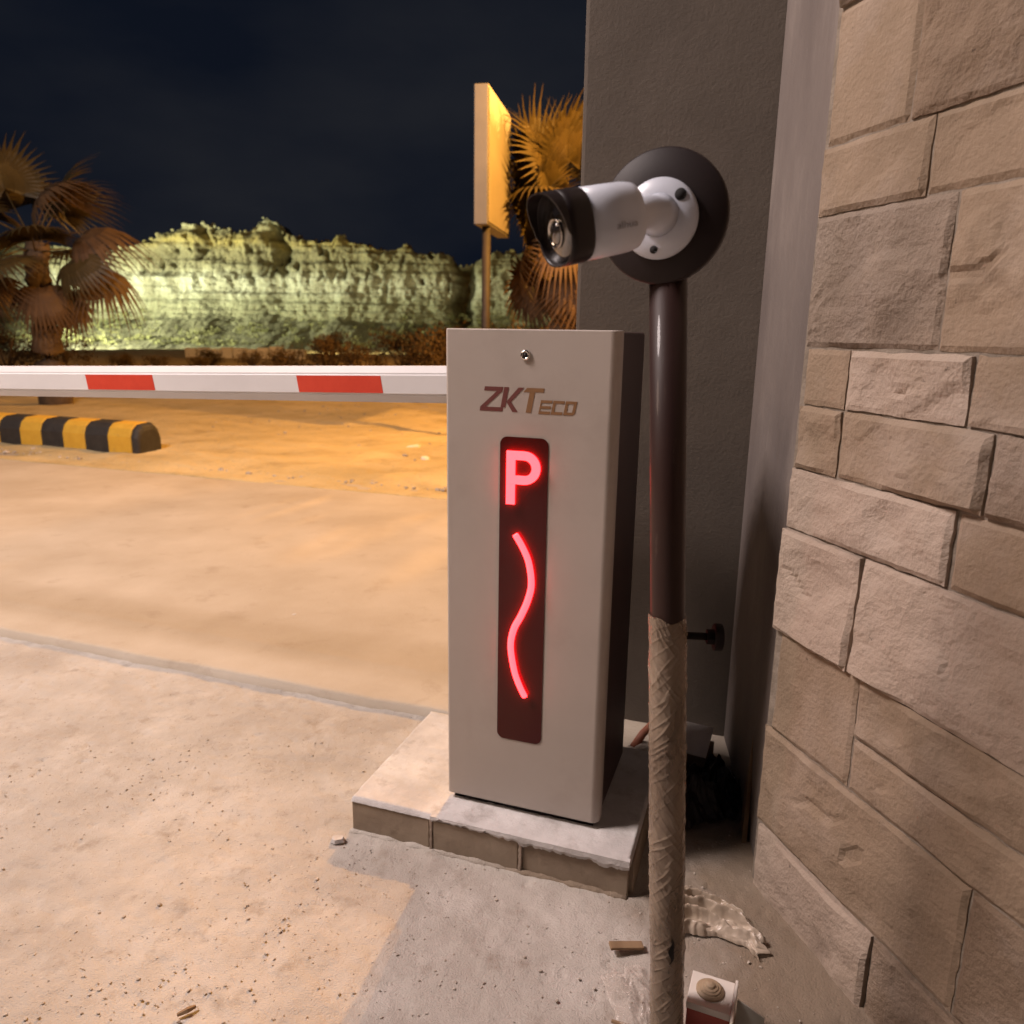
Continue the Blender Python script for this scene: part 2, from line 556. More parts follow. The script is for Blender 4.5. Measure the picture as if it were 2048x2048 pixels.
def dirt_fn(u, v):
    a = -34 + 52 * u
    b = depth_r - .22 + 42 * v ** 1.8
    p = gl(a, b)
    k = min(1, v * 9)
    z = STEP_Z + .004 + .035 * k * fbm(p.x * .55, p.y * .9, 3) + .014 * fbm(p.x * 3, p.y * 3, 1) * min(1, v * 30) + .006 * fbm(p.x * 11, p.y * 11, 6, 3) * min(1, v * 60)
    if v < .004:
        z -= .03
    z -= max(0, p.y - 20) * .006
    z -= .03 * min(1, max(0, b - depth_r) / 3) - .03 * min(1, max(0, b - depth_r) / .4)
    return (p.x, p.y, z)


g = MB()
g.grid(dirt_fn, 420, 300)
structure(g.build('dirt_ground', M['dirt'], fix=False), 'orange lit sandy dirt ground beyond the road')
g = MB()
g.grid(lambda u, v: (-500 + 1000 * u, -300 + 900 * v, -.9 if v > .35 else -.25), 10, 10, False)
structure(g.build('ground', M['dirt'], fix=False), 'wide dirt ground reaching to the horizon')

# ------------------------------------------------------------------ cliff far behind
prof = [(-75, 7.2), (-45, 7.6), (-34, 7.0), (-31, 6.8), (-29.1, 7.0), (-27.97, 7.35), (-26.7, 8.0), (-25.3, 8.55), (-24, 8.75), (-23.2, 8.8), (-22.6, 8.5), (-20.1, 8.2), (-19.5, 8.75), (-18.9, 9.3),
        (-18.2, 9.0), (-17.6, 8.2), (-14.9, 7.6), (-13.9, 7.7), (-13.2, 8.2), (-12.6, 7.6), (-10.9, 7.25), (-8.9, 7.1), (-8.3, 7.4), (-7.5, 7.0), (-4.9, 6.7), (-4.3, 6.0), (-3.5, 6.0), (-2.1, 6.9), (4.2, 7.3), (20, 7), (45, 6)]


def cliff_h(x):
    for i in range(len(prof) - 1):
        if prof[i][0] <= x <= prof[i + 1][0]:
            t = (x - prof[i][0]) / (prof[i + 1][0] - prof[i][0])
            return prof[i][1] + (prof[i + 1][1] - prof[i][1]) * t
    return 6


def cliff_fn(u, v):
    x = -75 + 110 * u if u < .001 or u > .999 else -75 + 110 * u
    H = cliff_h(x) + .22 * fbm(x * 1.1, 3.3) + .10 * fbm(x * 4, 8)
    if v > .86:                        # plateau behind the rim
        q = (v - .86) / .14
        return (x, 60.6 + q * 30 + .5 * fbm(x * .3, 2), -.6 + H + .6 - q * 2.5)
    q = v / .86
    z = -.6 + (H + .6) * q
    y = 60.0
    y -= max(0, .30 - q) / .30 * 7.5 * (1 + .25 * fbm(x * .2, q * 3)) + max(0, .42 - q) * 4      # talus foot
    led = noise.noise(Vector((x * .03, 7, z * 2.6))) + .6 * noise.noise(Vector((x * .08, 3, z * 6.5)))
    y += .38 * led * (1 if q > .25 else .5)
    band = max(0, 1 - abs(q - .68) / .24)
    fl = noise.noise(Vector((x * .95, z * .22, 4)))
    fl2 = noise.noise(Vector((x * 2.4, z * .5, 9)))
    y += band * (1.1 * max(0, fl) + .7 * max(0, fl2))
    pk = noise.noise(Vector((x * 2.3 + .5 * noise.noise(Vector((x, z * 2, 3))), z * .95, 14))) + .25 * noise.noise(Vector((x * 6, z * 4, 2)))
    if pk > .34 and q > .45:
        y += (pk - .34) * 4.0 * min(1, (q - .45) * 6)
    y += .16 * fbm(x * 2.6, z * 3.4, 21, 4)
    y += .5 * fbm(x * .6, z * .6, 6) + 1.6 * fbm(x * .12, z * .1, 8, 2)
    cr = math.exp(-((x + 15.6 - 8 * 0) / .001) ** 2)
    for cx, wd, dp, q0 in ((-18.2, .55, 3.0, .62), (-3.9, .55, 4.5, .25), (-23.4, .35, 1.0, .7)):      # clefts
        k = math.exp(-(((x - cx) + .5 * fbm(z * .8, cx)) / wd) ** 2)
        if q > q0:
            y += k * dp * min(1, (q - q0) * 8)
    if q > .93:
        y += (q - .93) / .07 * .5
    return (x, y, z)


g = MB()
g.grid(cliff_fn, 1000, 130)
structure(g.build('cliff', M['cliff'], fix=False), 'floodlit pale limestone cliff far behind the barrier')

g = MB()
for k in range(90):
    x = random.uniform(-30, 4)
    s_ = random.uniform(.06, .26) * (1.5 if random.random() < .15 else 1)
    m = Matrix.Translation((x, 60.3 + random.uniform(0, 2.5), cliff_h(x) + .3 * s_)) @ Matrix.Rotation(random.random() * 3, 4, 'Z')
    g.lathe([(0, -s_), (s_ * .9, -.5 * s_), (s_ * 1.1, .1 * s_), (s_ * .6, .7 * s_), (0, s_ * .9)], 6, m, False)
stuff(g.build('cliff_boulders', M['cliff'], fix=False), 'scattered pale boulders along the cliff rim', 'boulders')

g = MB()
for k in range(650):
    x = random.uniform(-42, 6)
    zt = random.random() ** 1.6 * 2.3
    y = 60 - max(0, .30 - (zt + .6) / 8) / .30 * 7.5 - max(0, .42 - (zt + .6) / 8) * 4 - .4
    s_ = random.uniform(.12, .42)
    for j in range(22):
        p = Vector((x + random.gauss(0, s_ * .5), y + random.gauss(0, s_ * .4), zt + abs(random.gauss(0, s_ * .45))))
        d = Vector((random.gauss(0, 1), random.gauss(0, 1), random.gauss(0, 1))).normalized() * s_ * .4
        e_ = Vector((random.gauss(0, 1), random.gauss(0, 1), random.gauss(0, 1))).normalized() * s_ * .22
        g.add([p - e_, p + e_, p + d], [(0, 1, 2)])
stuff(g.build('cliff_scrub', M['scrub'], fix=False), 'olive scrub dotted over the talus at the cliff foot', 'scrub')

# low whitewashed parapet in front of the cliff
pt = thing('parapet_wall', 'low whitewashed block wall at the foot of the cliff', 'wall', (-13.6, 32, -.42), (0, 0, R(-2)))
g = MB()
g.box((0, 0, 0), (5.1, .25, .52))
g.build('footing', M['mortar'], pt)
bme = MB()
bme.box((.015, -.03, .12), (.485, .28, .80))
me = bme.mesh('block', M['parapet'])
for k in range(10):
    o = bpy.data.objects.new('block', me)
    C.objects.link(o)
    o.parent = pt
    o.location = (k * .505, random.uniform(-.02, .02), random.uniform(-.03, .04))
    o.scale = (random.uniform(.93, 1), 1, random.uniform(.92, 1.05))


# shrubs between dirt and cliff
def shrub_mesh(seed, n, m):
    rnd = random.Random(seed)
    g = MB()
    for k in range(n):
        cl = rnd.randrange(9)
        rc = random.Random(seed * 31 + cl)
        ctr = Vector((rc.uniform(-.6, .6), rc.uniform(-.4, .4), rc.uniform(.2, .85)))
        d = Vector((rnd.gauss(0, 1), rnd.gauss(0, 1), rnd.gauss(0, 1))).normalized()
        p = ctr + d * rnd.uniform(.05, .36)
        p.z = max(.02, p.z)
        a = Vector((rnd.gauss(0, 1), rnd.gauss(0, 1), rnd.gauss(0, 1) + .6)).normalized()
        b = a.cross(Vector((rnd.gauss(0, 1), rnd.gauss(0, 1), rnd.gauss(0, 1)))).normalized()
        l, w_ = rnd.uniform(.05, .13), rnd.uniform(.010, .028)
        g.add([p - b * w_, p + b * w_, p + a * l], [(0, 1, 2)])
    return g.mesh('crown', m)


def stem_mesh(seed):
    rnd = random.Random(seed)
    g = MB()
    for k in range(7):
        a = rnd.uniform(0, 6.3)
        t = rnd.uniform(.2, .6)
        g.tube([(0, 0, -.1), (t * .4 * math.cos(a), t * .4 * math.sin(a), .35), (t * math.cos(a), t * math.sin(a), .8)], [.03, .02, .006], 5)
    return g.mesh('stems', M['trunk'])


SM = [(shrub_mesh(i, 1500, M['shrub'] if i != 1 else M['shrub_dark']), stem_mesh(i)) for i in range(3)]
spots = [(-17.5, 21.5, 1.5, 1), (-15.6, 20.8, .9, 0), (-13.8, 21, 1.25, 1), (-12.4, 21.2, 1.0, 2), (-11.2, 22, .55, 0), (-10.0, 21.6, .45, 2), (-8.9, 22, .5, 0), (-7.6, 22.4, .6, 2),
         (-6.6, 22.0, .85, 0), (-5.4, 22.4, 1.05, 2), (-4.2, 21.6, .95, 0), (-3.2, 22.2, 1.3, 1), (-2.0, 21.5, 1.1, 0), (-.8, 20.6, 1.5, 1), (.6, 20.4, 1.6, 0), (2.0, 21, 1.5, 2), (-9.4, 24, .6, 1), (-5.8, 25, 1.2, 1), (-2.6, 25, 1.7, 0)]
ORD = ['first', 'second', 'third', 'fourth', 'fifth', 'sixth', 'seventh', 'eighth', 'ninth', 'tenth', 'eleventh', 'twelfth', 'thirteenth', 'fourteenth', 'fifteenth', 'sixteenth']


def shrub_label(i):
    size = 'tall' if spots[i][2] > 1.2 else 'low' if spots[i][2] < .7 else 'medium'
    tone = 'dark' if spots[i][3] == 1 else 'orange brown'
    if i < 16:
        return '%s %s dry shrub, %s from the left in the front row' % (size, tone, ORD[i])
    return '%s %s dry shrub, %s from the left in the rear row by the cliff' % (size, tone, ORD[i - 16])


for i, (x, y, s_, k) in enumerate(spots):
    t = thing('shrub', shrub_label(i), 'shrub', (x, y, -.02), (0, 0, i * 1.3), 'dry shrubs below the cliff')
    t.scale = (s_ * 1.1, s_ * 1.1, s_ * .85)
    for me in SM[k]:
        o = bpy.data.objects.new(me.name, me)
        C.objects.link(o)
        o.parent = t


# ------------------------------------------------------------------ fan palms
def frond_mesh(seed, m, droop=.25, n=34, spread=125, L_=.95):
    rnd = random.Random(seed)
    g = MB()
    g.tube([(0, 0, 0), (.35, 0, .10), (.75, 0, .12), (.95, 0, .10)], [.018, .014, .010, .006], 5)
    base = Vector((.92, 0, .10))
    for k in range(n):
        a = R(-spread + 2 * spread * k / (n - 1)) * .98
        L1 = L_ * (1 - .25 * abs(a) / 2.2) * rnd.uniform(.88, 1.06)
        d = Vector((math.cos(a), math.sin(a), 0))
        sd = Vector((-d.y, d.x, 0))
        pts = []
        for j in range(6):
            q = j / 5
            p = base + d * (L1 * q) + Vector((0, 0, -droop * L1 * q ** 2.4 + .05 * math.sin(PI * q) - .04 * abs(a)))
            pts.append(p)
        ws = [.004, .030, .050, .036, .012, .001]
        vs, fs = [], []
        for j, p in enumerate(pts):
            fold = .008 if 0 < j < 4 else 0
            vs += [p - sd * ws[j], p + Vector((0, 0, fold)), p + sd * ws[j]]
        for j in range(5):
            fs += [(3 * j, 3 * j + 1, 3 * j + 4, 3 * j + 3), (3 * j + 1, 3 * j + 2, 3 * j + 5, 3 * j + 4)]
        g.add(vs, fs)
    return g.mesh('frond', m)


FR = [frond_mesh(1, M['frond']), frond_mesh(2, M['frond'], .45), frond_mesh(3, M['frond_dry'], .9, 30, 100)]


def palm(loc, height, label, fronds, seed, sc=1.0):
    rnd = random.Random(seed)
    t = thing('fan_palm', label, 'palm tree', loc)
    g = MB()
    path = [(.02 * math.sin(k), .02 * math.cos(k * 1.3), height * k / 14) for k in range(15)]
    g.tube(path, [.22 - .07 * k / 14 + (.015 if k % 2 else 0) for k in range(15)], 14)
    g.build('trunk', M['trunk'], t)
    for (az, el, mi, roll, s_) in fronds:
        o = bpy.data.objects.new('frond', FR[mi])
        C.objects.link(o)
        o.parent = t
        o.location = (0, 0, height - .05 + rnd.uniform(-.15, .05))
        o.rotation_euler = (Matrix.Rotation(R(az), 3, 'Z') @ Matrix.Rotation(R(-el), 3, 'Y') @ Matrix.Rotation(R(roll), 3, 'X')).to_euler()
        o.scale = (s_ * sc,) * 3
    return t


fr = [(215, 66, 0, 86, .95), (150, 80, 0, 70, .9), (225, 44, 0, 88, .82), (232, 12, 0, 85, .7), (222, 22, 1, 95, .72), (250, 25, 0, 80, .8), (235, -20, 0, 85, .7), (232, 40, 0, -60, .95), (250, 0, 1, 75, .75), (270, 55, 0, 30, 1.0), (300, 70, 0, 80, 1.0), (20, 45, 0, 40, 1.1), (60, 60, 1, 60, 1.1), (110, 30, 1, 50, 1.1),
      (-20, 20, 1, 20, 1.0), (240, 8, 1, 10, .8), (225, 28, 1, 75, .7), (265, -30, 2, 0, .8), (215, -45, 2, 60, .8), (180, -62, 2, 70, .85), (300, -55, 2, 10, .9), (240, -70, 2, 40, .9), (20, -50, 2, 10, .9), (90, -40, 2, 10, .9), (335, 0, 1, 5, 1)]
palm((.60, 9.6, -.05), 2.58, 'orange lit fan palm behind the tall sign, beside the grey column', fr, 4, .86)
fr = [(-8, 12, 2, 25, 1.0), (-22, -8, 1, 60, .95), (10, -18, 2, 30, .95), (-35, 38, 2, 20, 1.0), (-60, 10, 0, 10, 1), (-90, -20, 1, 20, 1), (-120, 20, 0, 30, 1), (-160, 15, 1, 20, 1), (160, 30, 0, 10, 1.05), (120, 50, 0, 10, 1.05),
      (60, 55, 1, 10, 1), (20, 60, 0, 10, 1), (-100, 60, 0, 50, 1), (-60, -55, 2, 10, .8), (-140, -50, 2, 10, .8), (-10, -60, 2, 30, .8), (180, -20, 2, 5, 1), (90, 5, 1, 5, 1)]
palm((-6.85, 11.4, -.05), 2.35, 'brown fan palm at the left, its drooping fronds crossing the cliff', fr, 9, .9)

# ------------------------------------------------------------------ sign on a post
sg = thing('sign_board', 'thick box sign on a thin post, seen edge-on left of the palm', 'sign', (-.355, 8.0, 0), (0, 0, R(-10.4)))
g = MB()
g.box((-.07, 0, 2.20), (.07, 1.15, 3.47))
g.build('sign_box', M['sign_back'], sg, bevel=.008)
g = MB()
g.box((.071, .03, 2.23), (.078, 1.12, 3.44))
g.build('sign_face', M['sign'], sg)
g = MB()
g.tube([(.02, .18, -.1), (.02, .18, 2.20)], .045, 12)
g.build('post', M['steel'], sg)

# ------------------------------------------------------------------ striped kerb block at the road edge
kb = thing('kerb_block', 'yellow and black striped concrete kerb block at the road edge', 'kerb block', (-3.36, 6.75, .0), (0, 0, GA))
kb.scale = (1, 1, .88)


def kerb_section(x0, x1, m, endcap=False):
    g = MB()
    pr_ = [(0, 0), (0, .22), (.03, .30), (.08, .345), (.22, .355), (.27, .30), (.30, .20), (.30, 0)]
    xs = [x0, x1] if not endcap else [x0, x0 + (x1 - x0) * .5, x0 + (x1 - x0) * .85, x1]
    sc = [1, 1] if not endcap else [1, .985, .93, .80]
    vs = []
    for x, k in zip(xs, sc):
        vs += [(x, .15 + (y - .15) * k, z * k) for y, z in pr_]
    n = len(pr_)
    fs = [(j * n + i, j * n + (i + 1) % n, (j + 1) * n + (i + 1) % n, (j + 1) * n + i) for j in range(len(xs) - 1) for i in range(n)]
    fs += [list(range(n)), [(len(xs) - 1) * n + i for i in range(n)]]
    g.add(vs, fs)
    return g.build('painted_section', m, kb, bevel=.012)


kerb_section(-.075, .0, M['kerb_black'], True)
for k in range(7):
    kerb_section(-.078 - .27 * (k + 1), -.078 - .27 * k - .002, M['kerb_yellow'] if k % 2 == 0 else M['kerb_black'])

# ------------------------------------------------------------------ cement column and plastered wall end
col = tag(MB(), '', '') if False else None
g = MB()
g.prism([(.166, 2.156), (.62, 2.0), (.80, 1.94), (1.1, 2.75), (.45, 2.98)], -.05, 3.3)
o = g.build('column', M['plaster'], bevel=.012)
tag(o, 'tall dark grey cement column rising behind the barrier cabinet', 'column')
g = MB()
g.prism([(.558, 1.462), (.6235, 1.996), (1.0, 1.93), (.92, 1.462)], -.05, 3.3)
o = g.build('plastered_wall', M['plaster_light'])
tag(o, 'rough pale plastered wall strip between the column and the stone wall', 'wall')

# ------------------------------------------------------------------ stone clad wall
WD = Vector((.292, -.956, 0)).normalized()          # along the wall towards the camera
WN = Vector((-.956, -.292, 0)).normalized()         # out of the wall, towards the yard
sw = thing('stone_wall', 'split-faced limestone block wall on the right', 'wall', (.536, 1.44, 0), (0, 0, math.atan2(WD.y, WD.x)))
# local x = WD, local y = perpendicular; rotate so that +y points INTO the wall
# (rotating WD by +90 deg gives (.956,.292) = into the wall)
g = MB()
g.box((-.006, .0065, -.05), (2.6, .30, 3.2))
g.build('mortar_bed', M['mortar'], sw)
cz = [-.02, .148, .372, .586, .797, .916, 1.036, 1.14, 1.366, 1.48, 1.695, 1.87, 2.02, 2.24, 2.42, 2.62, 2.8, 3.0, 3.2]
breaks = {0: [0, .34, .72, 1.2, 1.7, 2.2, 2.6], 1: [0, .50, .93, 1.35, 1.8, 2.6], 2: [0, .236, .66, 1.1, 1.6, 2.1, 2.6], 3: [0, .213, .62, 1.0, 1.5, 2.0, 2.6], 4: [0, .38, .80, 1.2, 1.7, 2.6],
          5: [0, .118, .42, .8, 1.3, 2.6], 6: [0, .121, .37, .74, 1.2, 2.6], 7: [0, .30, .7, 1.1, 2.6], 8: [0, .24, .55, 1.0, 2.6], 9: [0, .19, .5, .9, 2.6], 10: [0, .27, .6, 1.1, 2.6]}


GOUGES = [(.272, .262, .035, .016, 1.1, .018), (.180, .290, .085, .012, .28, .007), (.195, .517, .060, .007, .93, .009), (.215, .66, .006, .055, .1, .007), (.05, .70, .05, .012, -.4, .006),
          (.34, .43, .05, .008, .5, .008), (.40, .70, .012, .05, .3, .006), (.06, 1.25, .06, .014, .8, .007), (.14, 1.42, .07, .010, .5, .007), (.05, 1.58, .05, .02, .9, .008), (.33, 1.25, .08, .012, .3, .007), (.22, 1.08, .06, .008, .1, .006)]


def stone(x0, x1, z0, z1, proud, seed, m, rough_=1.0, nx=None):
    gap = .0014
    jit = random.Random(seed)
    e = [jit.uniform(0, .0025) for _ in range(4)]
    x0 += gap + e[0]; x1 -= gap + e[1]; z0 += gap + e[2] * .6; z1 -= gap + e[3] * .6
    cs_ = .0085 if x0 < .75 else .022
    nx = max(8, min(56, int((x1 - x0) / cs_)))
    nz_ = max(6, min(28, int((z1 - z0) / cs_)))
    g = MB()
    idx = {}
    vs = []
    for j in range(nz_ + 1):
        for i in range(nx + 1):
            u, v = i / nx, j / nz_
            x, z = x0 + (x1 - x0) * u, z0 + (z1 - z0) * v
            ed = min(u * (x1 - x0), (1 - u) * (x1 - x0), v * (z1 - z0), (1 - v) * (z1 - z0))
            k = min(1, ed / .008)
            a = seed * 3.7
            h = .010 * fbm(x * 3.5 + a, z * 5, a, 3) + .0022 * fbm(x * 24, z * 24, a)
            pl = noise.noise(Vector((x * 7 + z * 3 + a, z * 7 - x * 4, a)))     # conchoidal scars
            if pl > .18:
                h -= (pl - .18) * .022
            for (gx, gz, gl_, gw, ga, gd_) in GOUGES:
                dx, dz = x - gx, z - gz
                lu, lw = dx * math.cos(ga) + dz * math.sin(ga), -dx * math.sin(ga) + dz * math.cos(ga)
                lw += .006 * math.sin(lu * 60)
                dd = (lu / gl_) ** 2 + (lw / gw) ** 2
                if dd < 1:
                    h -= gd_ * (1 - dd)
            h = max(h, -(proud + .0015) / rough_)
            wob = 0 if k >= 1 else .0025 * noise.noise(Vector((x * 40, z * 40, a)))
            vs.append((x + (wob if i in (0, nx) else 0), -(proud + h * rough_ * (.35 + .65 * k)) + .005 * (1 - k) ** 2, z + (wob if j in (0, nz_) else 0)))
    g.add(vs, [(j * (nx + 1) + i, j * (nx + 1) + i + 1, (j + 1) * (nx + 1) + i + 1, (j + 1) * (nx + 1) + i) for j in range(nz_) for i in range(nx)])
    # sides back to the bed
    ring = [i for i in range(nx + 1)] + [j * (nx + 1) + nx for j in range(1, nz_ + 1)] + [nz_ * (nx + 1) + i for i in range(nx - 1, -1, -1)] + [j * (nx + 1) for j in range(nz_ - 1, 0, -1)]
    vb = [(vs[i][0], .03, vs[i][2]) for i in ring]
    o = len(g.v)
    g.v += vb
    n = len(ring)
    for i in range(n):
        g.f.append([ring[i], ring[(i + 1) % n], o + (i + 1) % n, o + i]); g.sm.append(False)
    g.build('stone', m, sw, fix=False)


sd_ = 1
for ci in range(len(cz) - 1):
    bk = breaks.get(ci, [0, .2 + .13 * (ci % 3), .55 + .1 * (ci % 2), 1.0, 1.6, 2.6])
    for k in range(len(bk) - 1):
        rnd = random.Random(ci * 17 + k)
        m = rnd.choice([M['stone'], M['stone_brown'], M['stone_grey'], M['stone_pale'], M['stone']])
        if (ci, k) in ((3, 0), (3, 1)):
            m = M['stone_pale']
        if (ci, k) in ((2, 0), (1, 0), (6, 0), (5, 0), (9, 0)):
            m = M['stone']
        if ci == 2 and k == 1:     # a split stone with a small lower piece
            stone(bk[k], bk[k + 1], cz[ci] + .104, cz[ci + 1], .004, 91, M['stone'])
            stone(bk[k], bk[k + 1], cz[ci], cz[ci] + .102, .000, 92, M['stone'])
            continue
        if (ci, k) == (5, 1):
            pass
        x0 = bk[k] + (random.Random(ci).uniform(-.012, .012) if k == 0 else 0)
        stone(x0, bk[k + 1], cz[ci], cz[ci + 1], {3: .008, 0: .004}.get(ci, 0) + rnd.uniform(-.002, .005), sd_, m, rnd.uniform(.6, 1.5))
        sd_ += 1
# smeared mortar where the cladding meets the plaster
g = MB()


def smear(u, v):
    z = .45 + 1.35 * v
    wd_ = .020 + .014 * fbm(z * 9, 2) + .01 * fbm(z * 30, 7)
    return (-.03 + (wd_ + .022) * u, -.002 * math.sin(PI * u) - .0022 + .006 * (1 - u) + .003 * fbm(z * 18, u * 3), z)


# ------------------------------------------------------------------ plinth
PX = Vector((-.368, 1.588, 0))
pl_az = math.atan2(-.319, .946)
ph = thing('plinth', 'low concrete plinth with white cement top and brown edge blocks under the cabinet', 'plinth', PX, (0, 0, pl_az))
g = MB()
g.box((.012, .014, -.03), (.655, .44, .079))
g.build('core', M['mortar'], ph)


def top_fn(u, v):
    x = -.002 + .664 * u
    y = -.003 + .448 * v
    z = .0905 + .0016 * fbm(x * 9, y * 9, 3) + .0008 * fbm(x * 40, y * 40, 2)
    if v < 1e-6 or u < 1e-6 or u > 1 - 1e-6 or v > 1 - 1e-6:
        z = .078 if v > 1e-6 else .079
    if 0 < v < .02:
        z -= .0015
    if u < .01:
        x += .0015 * fbm(y * 30, 1)
    return (x, y - (.001 * fbm(x * 60, 3) if v < .01 else 0), z)


g = MB()
g.grid(top_fn, 150, 100)
g.build('top_screed', M['white_cement'], ph, fix=False)
# ragged run of white cement hanging over the front edge
g = MB()
n = 150
vs, fs = [], []
for i in range(n + 1):
    x = .205 + .455 * i / n
    t = (x - .205) / .455
    dz = .006 + .018 * t ** .8 + .008 * fbm(x * 22, 5) + .006 * fbm(x * 60, 8)
    dz = max(.002, dz)
    vs += [(x, .004, .0915), (x, -.006, .0905), (x, -.0075, .0905 - dz * .6), (x, -.0055, .0905 - dz), (x, .004, .0905 - dz)]
for i in range(n):
    for k in range(5):
        fs.append((5 * i + k, 5 * i + (k + 1) % 5, 5 * i + 5 + (k + 1) % 5, 5 * i + 5 + k))
fs += [(0, 1, 2, 3, 4), tuple(5 * n + k for k in range(5))]
g.add(vs, fs)
g.build('cement_run', M['white_cement'], ph)


def edge_block(x0, x1, y0, y1, z1=.079, dx=0, seed=0):
    g = MB()
    rnd = random.Random(seed)
    n = 14
    alongx = abs(x1 - x0) > abs(y1 - y0)

    def q(u, v):
        return u, v
    g.box((x0, y0, -.03), (x1, y1, z1))
    o = g.build('edge_block', M['tile'], ph, bevel=.0025)
    o.rotation_euler = (0, 0, rnd.uniform(-.004, .004))
    return o


edge_block(.0, .200, .0, .014, .0775, seed=1)
edge_block(.210, .414, -.003, .014, .078, seed=2)
edge_block(.424, .658, .002, .014, .076, seed=3)
edge_block(-.002, .012, .0155, .22, .077, seed=4)
edge_block(-.002, .012, .225, .44, .077, seed=5)
edge_block(.655, .667, .0155, .22, .077, seed=6)
edge_block(.655, .667, .225, .44, .077, seed=7)
for x, top in ((.205, .079), (.419, .083)):       # squeezed mortar in the joints
    g = MB()
    nj = 24
    vs, fs = [], []
    for k in range(nj + 1):
        z = -.006 + (top + .007) * k / nj
        wl = .0044 + .0022 * fbm(z * 60, x * 9)
        wr = .0044 + .0022 * fbm(z * 60, x * 9 + 5)
        yo = -.0042 - .0012 * fbm(z * 40, 3)
        vs += [(x - wl, .001, z), (x - wl * .6, yo, z), (x + wr * .6, yo, z), (x + wr, .001, z)]
    for k in range(nj):
        for q in range(3):
            fs.append((4 * k + q, 4 * k + q + 1, 4 * k + q + 5, 4 * k + q + 4))
    fs += [(0, 1, 2, 3), tuple(4 * nj + q for q in range(4))]
    g.add(vs, fs)
    g.build('joint_mortar', M['stone_pale'], ph)
g = MB()                                          # mortar fillet at the foot
g.tube([(x * .0125 - .005, -.001, -.003 + .0015 * fbm(x * .2, 3)) for x in range(54)], [max(.003, .0085 + .006 * fbm(k * .33, 8)) for k in range(54)], 9)
g.build('foot_mortar', M['slab'], ph)

# ------------------------------------------------------------------ barrier gate
bg_ = thing('barrier_gate', 'pale barrier gate cabinet with red lit P panel and striped boom arm', 'barrier gate', (-.141, 1.59, .105), (0, 0, math.atan2(-.325, .946)))
W_, DPT, HC = .361, .312, 1.0615


def rrect(x0, x1, y0, y1, r_, n=5, corners=(1, 1, 1, 1)):
    pts = []
    for (cx, cy, a0, on) in ((x1 - r_, y0 + r_, -90, corners[0]), (x1 - r_, y1 - r_, 0, corners[1]), (x0 + r_, y1 - r_, 90, corners[2]), (x0 + r_, y0 + r_, 180, corners[3])):
        if on:
            pts += [(cx + r_ * math.cos(R(a0 + 90 * k / n)), cy + r_ * math.sin(R(a0 + 90 * k / n))) for k in range(n + 1)]
        else:
            pts.append((cx + r_ * (1 if a0 in (-90, 0) else -1), cy + r_ * (-1 if a0 in (-90, 180) else 1)))
    return pts


g = MB()
g.box((.006, .034, .0), (W_ - .006, DPT, HC - .003))
g.build('housing', M['dark_paint'], bg_, bevel=.006)
# front shell: folded sheet with a rounded right edge and a tight left edge
g = MB()
pts = [(.0, .036), (.0, .006)] + [(.006 - .006 * math.cos(R(a)), .006 - .006 * math.sin(R(a))) for a in (22, 45, 68, 90)] \
    + [(W_ - .020 + .020 * math.sin(R(a)), .020 - .020 * math.cos(R(a))) for a in range(0, 91, 10)] + [(W_, .036)]
g.prism(pts, .0, HC, smooth=False)
o = g.build('front_door', M['white_paint'], bg_, bevel=.003, segs=3)
for p in o.data.polygons:
    p.use_smooth = True
md = o.modifiers.new('wn', 'WEIGHTED_NORMAL')
# black fill standing in for the shaded gap under the cabinet
g = MB()
g.box((.012, .014, -.016), (W_ - .014, DPT - .01, -.001))
g.build('shadow_gap_fill', M['black'], bg_)
# display panel
MX = Matrix(((1, 0, 0, 0), (0, 0, -1, 0), (0, 1, 0, 0), (0, 0, 0, 1)))     # (x, z, h) drawn in xy -> local x, z, with height towards -y
pz = .105
g = MB()
g.prism(rrect(.1215, .2250, .273 - pz, .9530 - pz, .016, 8), -.0005, .0012, MX, False)
panel = g.build('display_panel', M['panel'], bg_)


def flat(outline, y0, y1, m, name, parent, hole=None):
    g = MB()
    if hole is None:
        g.prism(outline, y0, y1, MX)
    return g.build(name, m, parent)


# the letter P (ring bowl + stem) as a raised lit tube sign
g = MB()
z0, z1 = .814 - pz, .925 - pz
xs, xe = .1385, .1565
zm = .857 - pz
outer, inner = [], []
hz, t_ = (z1 + zm) / 2, .0175
ro = (z1 - zm) / 2
xr = .2105 - ro
outer = [(xs, zm), (xs, z1)] + [(xr + ro * math.cos(R(a)), hz + ro * math.sin(R(a))) for a in range(90, -91, -12)] + [(xe, zm)]
ri = ro - t_
inner = [(xe, zm + t_), (xe, z1 - t_)] + [(xr + ri * math.cos(R(a)), hz + ri * math.sin(R(a))) for a in range(90, -91, -12)] + [(xe + .004, zm + t_)]
n = len(outer)
H0, H1 = .0040, .0095
vs = [MX @ Vector((x, z, h)) for h in (H0, H1) for x, z in outer] + [MX @ Vector((x, z, h)) for h in (H0, H1) for x, z in inner]
fs = []
for i in range(n):
    j = (i + 1) % n
    fs.append((i, j, n + j, n + i))
    fs.append((2 * n + i, 2 * n + j, 3 * n + j, 3 * n + i))
    fs.append((n + i, n + j, 3 * n + j, 3 * n + i))
g.add(vs, fs)
g.add([MX @ Vector(p) for p in ((xs, z0, H0), (xe, z0, H0), (xe, zm - .0001, H0), (xs, zm - .0001, H0), (xs, z0, H1), (xe, z0, H1), (xe, zm - .0001, H1), (xs, zm - .0001, H1))],
      [(0, 1, 5, 4), (1, 2, 6, 5), (3, 0, 4, 7), (4, 5, 6, 7)])
g.build('lit_letter', M['led'], panel, fix=False)
